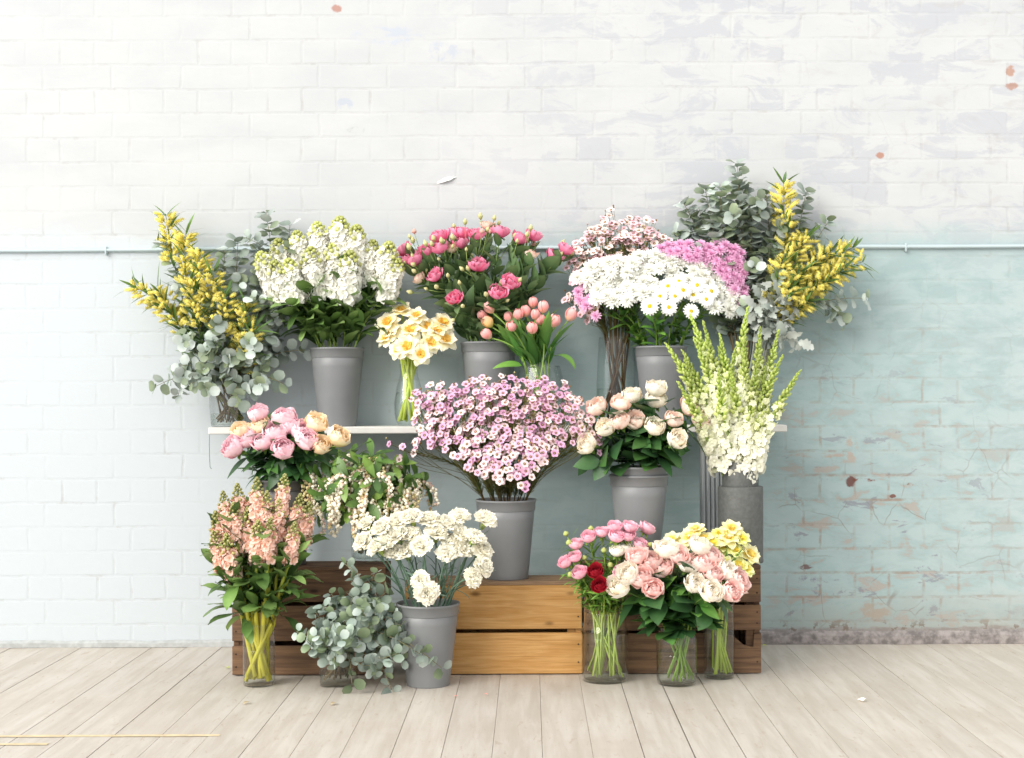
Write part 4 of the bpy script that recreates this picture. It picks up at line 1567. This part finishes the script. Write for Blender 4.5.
t = bpy.data.objects['garden_rose.009']
g = Geo()
q = P(600, 461, V_RO.D - .09)
tube(g, [V((V_RO.c.x - V_RO.rt * .8, V_RO.c.y - .05, V_RO.zt + .01)), q.lerp(V((V_RO.c.x, V_RO.c.y, V_RO.zt)), .4) + V((0, -.03, .03)), q], .0016, H('4f6f36'), H('4f6f36'), 5)
leaf(g, q, V((-1, -.1, -.12)), V((0, -1, .7)), .088, .056, .25, .12, H('2c4e2c'), H('47703c'), 'ovate', 7, 1.2)
leaf(g, q + V((.02, 0, .0)), V((-.5, -.2, -.7)), V((0, -1, .5)), .075, .05, .25, .12, H('27452a'), H('3d6638'), 'ovate', 7, 1.2)
add_part(t, 'leaf', g, M_LEAF)

# ---- peonies
V_PE = bucket('dark grey bucket of peonies on the tall brown crate', 283, 4.612, ZSIDE, 478, 28, 22, M_DARKBUCKET)
PEP = variants(rose_head, 4, .039, H('f0aac0'), H('f9d0da'), H('fde8ec'), 32, .5, .05)
PEY = variants(rose_head, 3, .038, H('fad49a'), H('fce6c2'), H('fef2dc'), 30, .55, .05)
hd = [(260, 421), (263, 433, 1), (245, 437, 1), (240, 452), (267, 447), (278, 440), (285, 453), (299, 439), (313, 430, 1), (318, 450, 1), (333, 442, 1), (285, 427), (252, 444), (305, 446), (290, 433)]
simple_bunch(V_PE, hd, {0: (PEP, 'pink', 1), 1: (PEY, 'peach-yellow', .95)}, 'peony', 'flower', 'peonies in the dark bucket on the crate', '{} peony in the dark bucket', 'the shelf end', .12,
             cs=(H('4f6f36'), H('5f8040')), stem=(.0034, .003), lv=[dict(n=12, t0=.02, t1=.85, L=.095, W=.040, ang=(45, 95), bend=.45, fold=.2, cols=G_ROSE, shape='ovate', ns=6, pet=.01)], face=.7, up=.4, zin=.14)

# ---- pieris
V_PI = vase('glass vase of drooping pieris at the corner of the brown crate', 367, 4.612, ZSIDE + .0130, 512, [(16, 0), (17, .5), (18, 1)], .5)
recs = []
for px, py, dd in ((352, 452, -.08), (330, 478, -.10), (318, 510, -.12), (372, 456, -.12), (392, 464, -.10), (410, 476, -.10), (424, 482, -.07), (346, 478, -.16), (376, 478, -.17), (306, 472, -.04), (336, 460, -.02), (404, 492, -.13), (360, 466, -.13), (345, 505, -.15), (385, 500, -.15), (325, 495, -.15), (368, 500, -.17)):
    tip = P(px, py, V_PI.D + dd)
    pts = branch_path(V_PI, tip)
    t = stem_thing('pieris_branch', 'branch', 'pieris branches in the glass vase', pts, .003, .0018, (H('6f6a3c'), H('7f8a48')), M_WOODSTEM)
    g = Geo()
    leaves(g, pts, 26, .25, 1.02, .078, .026, (35, 80), .5, .15, [(H('3f5f2a'), H('6a8f40')), (H('55772f'), H('8aab50')), (H('304c26'), H('4f7036'))], 'spoon', ns=5)
    add_part(t, 'foliage', g, M_LEAF)
    for k in range(R.choice((5, 6, 7))):
        p, d = at(pts, R.uniform(.85, 1.0))
        s, _ = perp(d)
        s.z *= .3
        g = Geo()
        q = [p]
        v_ = (s * .9 + V((0, -.45, .3))).normalized() * .011
        for j in range(R.choice((8, 9, 11))):
            v_ = (v_ + V((0, 0, -.0042))).normalized() * .0105
            q.append(q[-1] + v_)
        tube(g, q, .0009, H('a9a060'), H('c0a880'), 4, 0, False)
        kind = R.random()
        for j in range(2, len(q) * 2):
            c = q[min(len(q) - 1, j // 2)].lerp(q[min(len(q) - 1, (j + 1) // 2)], .5)
            o_ = rv(.0055)
            c0, c1 = (H('f4ead0'), H('fefbf2')) if kind < .75 else (H('dccb90'), H('ece0b4'))
            if R.random() < .15:
                c0 = H('c98f7c')
            blob(g, c + o_, V((o_.x, o_.y, -.012)), .0125, .0055, c0, c1, 6, 4)
        add_part(t, 'raceme', g, M_PETAL)
    recs.append((t, px, 'pieris branch with drooping cream flower strings'))
number(recs, 'the peonies')

# ================================================================== FLOOR LEVEL
# ---- peach stocks
V_PS = vase('tall glass cylinder of peach stocks on the floor before the brown crate', 258, 4.385, 0.0, 622, [(16, 0), (16, .5), (16, 1)], .62)
SP_P = variants(stock_spike, 4, .130, .032, H('f3c6b4'), H('fadfd4'), H('a3ad62'), H('d8cc8c'), 26, .42)
hd = [(224, 500), (238, 494), (257, 488), (284, 483), (299, 503), (248, 518), (217, 522), (279, 509), (294, 531), (267, 500), (215, 540), (308, 512), (234, 512), (258, 530), (228, 544), (270, 528)]
spike_bunch(V_PS, hd, SP_P, .125, 'stock_stem', 'flower', 'peach stocks in the glass cylinder', 'peach stock in the glass cylinder on the floor', 'the bare wall', .10,
            [dict(n=11, t0=.12, t1=.95, L=.12, W=.036, ang=(15, 60), bend=.55, fold=.25, cols=G_STOCK, shape='spoon', wave=.10, ns=8), dict(n=2, t0=.14, t1=.4, L=.14, W=.042, ang=(50, 95), bend=.9, fold=.25, cols=G_STOCK, shape='spoon', wave=.10, ns=9)],
            (H('dfd44c'), H('98ac4c')), stem=(.0072, .0048), spread=.95)

# ---- eucalyptus in the low vase
V_EL = vase('low square glass vase of eucalyptus on the floor beside the white carnations', 338, 4.39, 0.0, 646, [(18, 0), (18.5, .5), (18.5, 1)], .35, square=6)
euc(V_EL, [(366, 580, -.02), (314, 640, -.08), (316, 612, -.04), (338, 602, -.04), (352, 598, -.06), (384, 618, -.08), (328, 662, -.13), (352, 684, -.14), (374, 672, -.13), (396, 640, -.10), (442, 668, -.15), (340, 640, -.13), (362, 640, -.13),
           (324, 648, -.09), (372, 600, -.05), (346, 620, -.1), (392, 690, -.13), (330, 630, -.1), (374, 574, -.03), (360, 588, -.05), (386, 592, -.06), (378, 606, -.09), (420, 654, -.16), (320, 655, -.11)],
    'eucalyptus branches in the low square vase', 'blue-green eucalyptus branch in the low square vase', 'the peach stocks', G_EUC2, .035, 18, .05, 2, .95, None)

# ---- white carnations
V_CA = bucket('grey bucket of white carnations standing on the floorboards', 427, 4.38, 0.0, 602, 31.5, 21.5)
CAR = variants(carnation_head, 5, .031, H('f3eed6'), H('faf7ea'), H('b4ca66'))
hd = [(369, 528), (367, 545), (385, 531), (399, 539), (413, 522), (430, 524), (436, 536), (422, 549), (407, 555), (395, 555), (459, 520), (484, 523), (459, 536), (473, 542), (480, 553), (461, 552), (446, 557), (422, 582), (427, 592),
      (480, 568), (470, 578), (380, 550), (388, 545), (446, 528), (412, 538), (448, 545), (400, 525)]
simple_bunch(V_CA, hd, {0: (CAR, '', 1)}, 'carnation', 'flower', 'white carnations in the floor bucket', 'white carnation in the floor bucket', 'the eucalyptus', .12,
             cs=(H('5f7a68'), H('6f8c74')), stem=(.0026, .0022), lv=[dict(n=5, t0=.05, t1=.9, L=.07, W=.006, ang=(12, 45), bend=.7, fold=.2, cols=[(H('587a68'), H('7f9a86')), (H('48685a'), H('6c8a76'))], shape='strap', ns=5)], face=.72, up=.35, zin=.12, spread=.85)

# ---- ranunculus
V_RA = vase('wide glass jar of pink ranunculus on the floor before the golden crate', 604, 4.43, 0.0, 612, [(23, 0), (23.5, .3), (23.5, .7), (21, .85), (21, 1)], .68)
RAP = variants(ranunculus_head, 4, .0245, H('e694b0'), H('f2bccc'), H('f8dae2'))
RAW = variants(ranunculus_head, 2, .0245, H('e9e6c4'), H('f8f5ea'), H('fbf9f2'))
RAR = variants(ranunculus_head, 2, .0245, H('7a1020'), H('a8182c'), H('bf3444'))
RAB = variants(bud_head, 3, .020, .010, H('9ab050'), H('c8ce88'))
hd = [(567, 536, 3), (591, 531, 3), (589, 541), (602, 537), (615, 541), (577, 549), (576, 561), (568, 566), (581, 577), (617, 556, 1), (629, 532), (644, 533), (627, 540), (639, 549), (649, 547, 3), (597, 575, 2), (601, 588, 2), (610, 567, 3),
      (618, 575), (615, 531), (570, 545, 3), (625, 553, 1), (604, 553, 3), (634, 560), (585, 560, 3), (572, 576, 3)]
simple_bunch(V_RA, hd, {0: (RAP, 'pink ranunculus bloom', .95), 1: (RAW, 'white ranunculus bloom', .95), 2: (RAR, 'dark red ranunculus bloom', .95), 3: (RAB, 'green-budded ranunculus stem', 1)}, 'ranunculus', 'flower', 'ranunculus in the wide glass jar',
             '{} in the wide glass jar', 'the carnations', .11, cs=(H('b8cc62'), H('8fac4c')), stem=(.003, .002),
             lv=[dict(n=26, t0=.0, t1=.9, L=.052, W=.009, ang=(25, 70), bend=.7, fold=.1, cols=[(H('5c8a34'), H('86b04e')), (H('48702c'), H('739c44'))], shape='lance', ns=4)], face=.5, up=.45)

# ---- garden roses
V_GR = vase('small glass jar of blush garden roses on the floor, nearest of the jars', 675.5, 4.375, 0.0, 630, [(19.5, 0), (20.5, .15), (20.5, .8), (18.5, .92), (19, 1)], .6)
V_GR.root['label'] = 'small glass jar of blush garden roses on the floor before the broken crate'
GRP = variants(rose_head, 5, .037, H('f2b6b6'), H('f9d6d0'), H('fce8e2'), 28, .85, .05)
GRC = variants(rose_head, 4, .037, H('f8e8cc'), H('fcf6e9'), H('fdfaf3'), 28, .85, .05)
hd = [(640, 562), (651, 569), (664, 574), (633, 578, 1), (645, 582), (623, 591, 1), (655, 592), (668, 557, 1), (679, 562), (697, 553, 1), (707, 563), (688, 571, 1), (692, 588, 1), (707, 596, 1), (711, 579), (722, 577, 1), (726, 595), (732, 585), (700, 570)]
simple_bunch(V_GR, hd, {0: (GRP, 'blush pink', .88), 1: (GRC, 'ivory', .88)}, 'garden_rose', 'flower', 'garden roses in the small glass jar', '{} garden rose in the small floor jar', 'the ranunculus', .12,
             cs=(H('86a848'), H('5f8040')), stem=(.003, .0026), lv=[dict(n=9, t0=.0, t1=.75, L=.095, W=.064, ang=(45, 95), bend=.3, fold=.15, cols=G_ROSE + [(H('4f8a3a'), H('7fb058'))], shape='ovate', ns=6, pet=.012)], face=.75, up=.35)

# ---- yellow narcissus
V_NA = vase('slim glass cylinder of pale yellow narcissus behind the garden roses', 718, 4.47, 0.0, 604, [(15, 0), (15.5, .5), (15.5, 1)], .66)
NAR = variants(daffodil_head, 4, .038, H('f7f0b8'), H('fbf7d6'), H('f7e48e'), H('f6da70'))
NAG = variants(daffodil_head, 2, .032, H('ecee9a'), H('f4f5c4'), H('f2e66a'), H('f2d858'))
hd = [(673, 542), (696, 532), (684, 547), (713, 545, 1), (721, 549, 1), (731, 531), (741, 540, 1), (748, 556), (726, 565, 1), (738, 567, 1), (734, 552, 1), (704, 542), (720, 536, 1), (745, 570, 1), (690, 540), (706, 550), (728, 540)]
simple_bunch(V_NA, hd, {0: (NAR, 'cream-yellow', 1), 1: (NAG, 'lime-yellow', 1)}, 'narcissus', 'flower', 'narcissus in the slim glass cylinder', '{} narcissus in the slim glass cylinder', 'the ranunculus', .06,
             cs=(H('b6cc4e'), H('8fb04a')), stem=(.0032, .0028), lv=[dict(n=2, t0=.0, t1=.4, L=.12, W=.012, ang=(5, 20), bend=.3, fold=.3, cols=G_TUL, shape='strap', ns=6)], face=.75, up=.35, lift=.65)

# ---- scraps on the boards
for px, py, kind, lab in ((862, 704, 0, 'fallen white petal lying alone on the floorboards past the crates'), (250, 702, 1, 'dry leaf scrap on the floorboards before the peach stocks'),
                          (458, 697, 2, 'small pink petal on the floorboards before the golden crate'), (484, 695, 2, 'second small pink petal on the floorboards before the golden crate'),
                          (766, 648, 3, 'yellow-green leaf scrap on the floorboards by the broken crate'), (336, 703, 1, 'dry leaf scrap on the floorboards before the eucalyptus vase'),
                          (228, 668, 3, 'green leaf on the floorboards at the end of the brown crate')):
    D = FPX * CAMH / (py - CY)
    q = P(px, py, D)
    q.z = .004
    g = Geo()
    c0, c1 = ((H('f6f3ea'), H('fdfcf8')), (H('a89878'), H('c0b090')), (H('d98f80'), H('e6b0a0')), (H('a8b850'), H('cfd478')))[kind]
    a = R.uniform(0, 6)
    n_ = 3 if kind == 0 else 1
    for j in range(n_):
        leaf(g, q + V((.008 * j, .004 * j, .002 * j)), V((math.cos(a + j), math.sin(a + j), .25)), V((0, 0, 1)), .028 if kind != 2 else .014, .016 if kind != 2 else .010, .5, .3, c0, c1, 'ovate', 4)
    o = link(('fallen_petal', 'leaf_scrap', 'fallen_petal', 'leaf_scrap')[kind], g.mesh('scrap', M_PETAL, q))
    o.location = q
    o['label'], o['category'], o['group'] = lab, ('petal', 'leaf', 'petal', 'leaf')[kind], 'petals and leaves fallen on the floor'

# ------------------------------------------------------------------ camera
cam = bpy.data.cameras.new('camera')
co = bpy.data.objects.new('camera', cam)
COL.objects.link(co)
cam.sensor_width = 36.0
cam.lens = FPX / 1024 * 36.0
cam.shift_x = -(CX - 512) / 1024
cam.shift_y = (CY - 379) / 1024
co.matrix_world = Matrix.Translation((0, -DW, CAMH)) @ Matrix.Rotation(90 * DEG, 4, 'X') @ Matrix.Rotation(-ROLL, 4, 'Z')
cam.clip_end = 100
scene.camera = co

# ------------------------------------------------------------------ light
w = bpy.data.worlds.new('daylight')
scene.world = w
w.use_nodes = True
bg = w.node_tree.nodes['Background']
bg.inputs[0].default_value = (.985, .99, 1.0, 1)
bg.inputs[1].default_value = 1.12


def light(name, typ, energy, loc, target, **kw):
    l = bpy.data.lights.new(name, typ)
    l.energy = energy
    for k, v in kw.items():
        setattr(l, k, v)
    o = bpy.data.objects.new(name, l)
    COL.objects.link(o)
    o.location = loc
    o.rotation_euler = (V(target) - V(loc)).to_track_quat('-Z', 'Y').to_euler()
    return o


light('sun', 'SUN', 3.0, (-3.5, -4.0, 3.3), (0, 0, .4), angle=38 * DEG, color=(1.0, .95, .875))
light('window_light', 'AREA', 30, (-4.2, -2.6, 2.2), (-.2, 0, .7), shape='RECTANGLE', size=2.4, size_y=2.4, color=(.97, .985, 1.0))

scene.view_settings.view_transform = 'Standard'
scene.view_settings.look = 'None'
scene.cycles.max_bounces = 8
scene.cycles.transparent_max_bounces = 24
scene.cycles.sample_clamp_indirect = 4.0
scene.cycles.caustics_reflective = False
scene.cycles.caustics_refractive = False
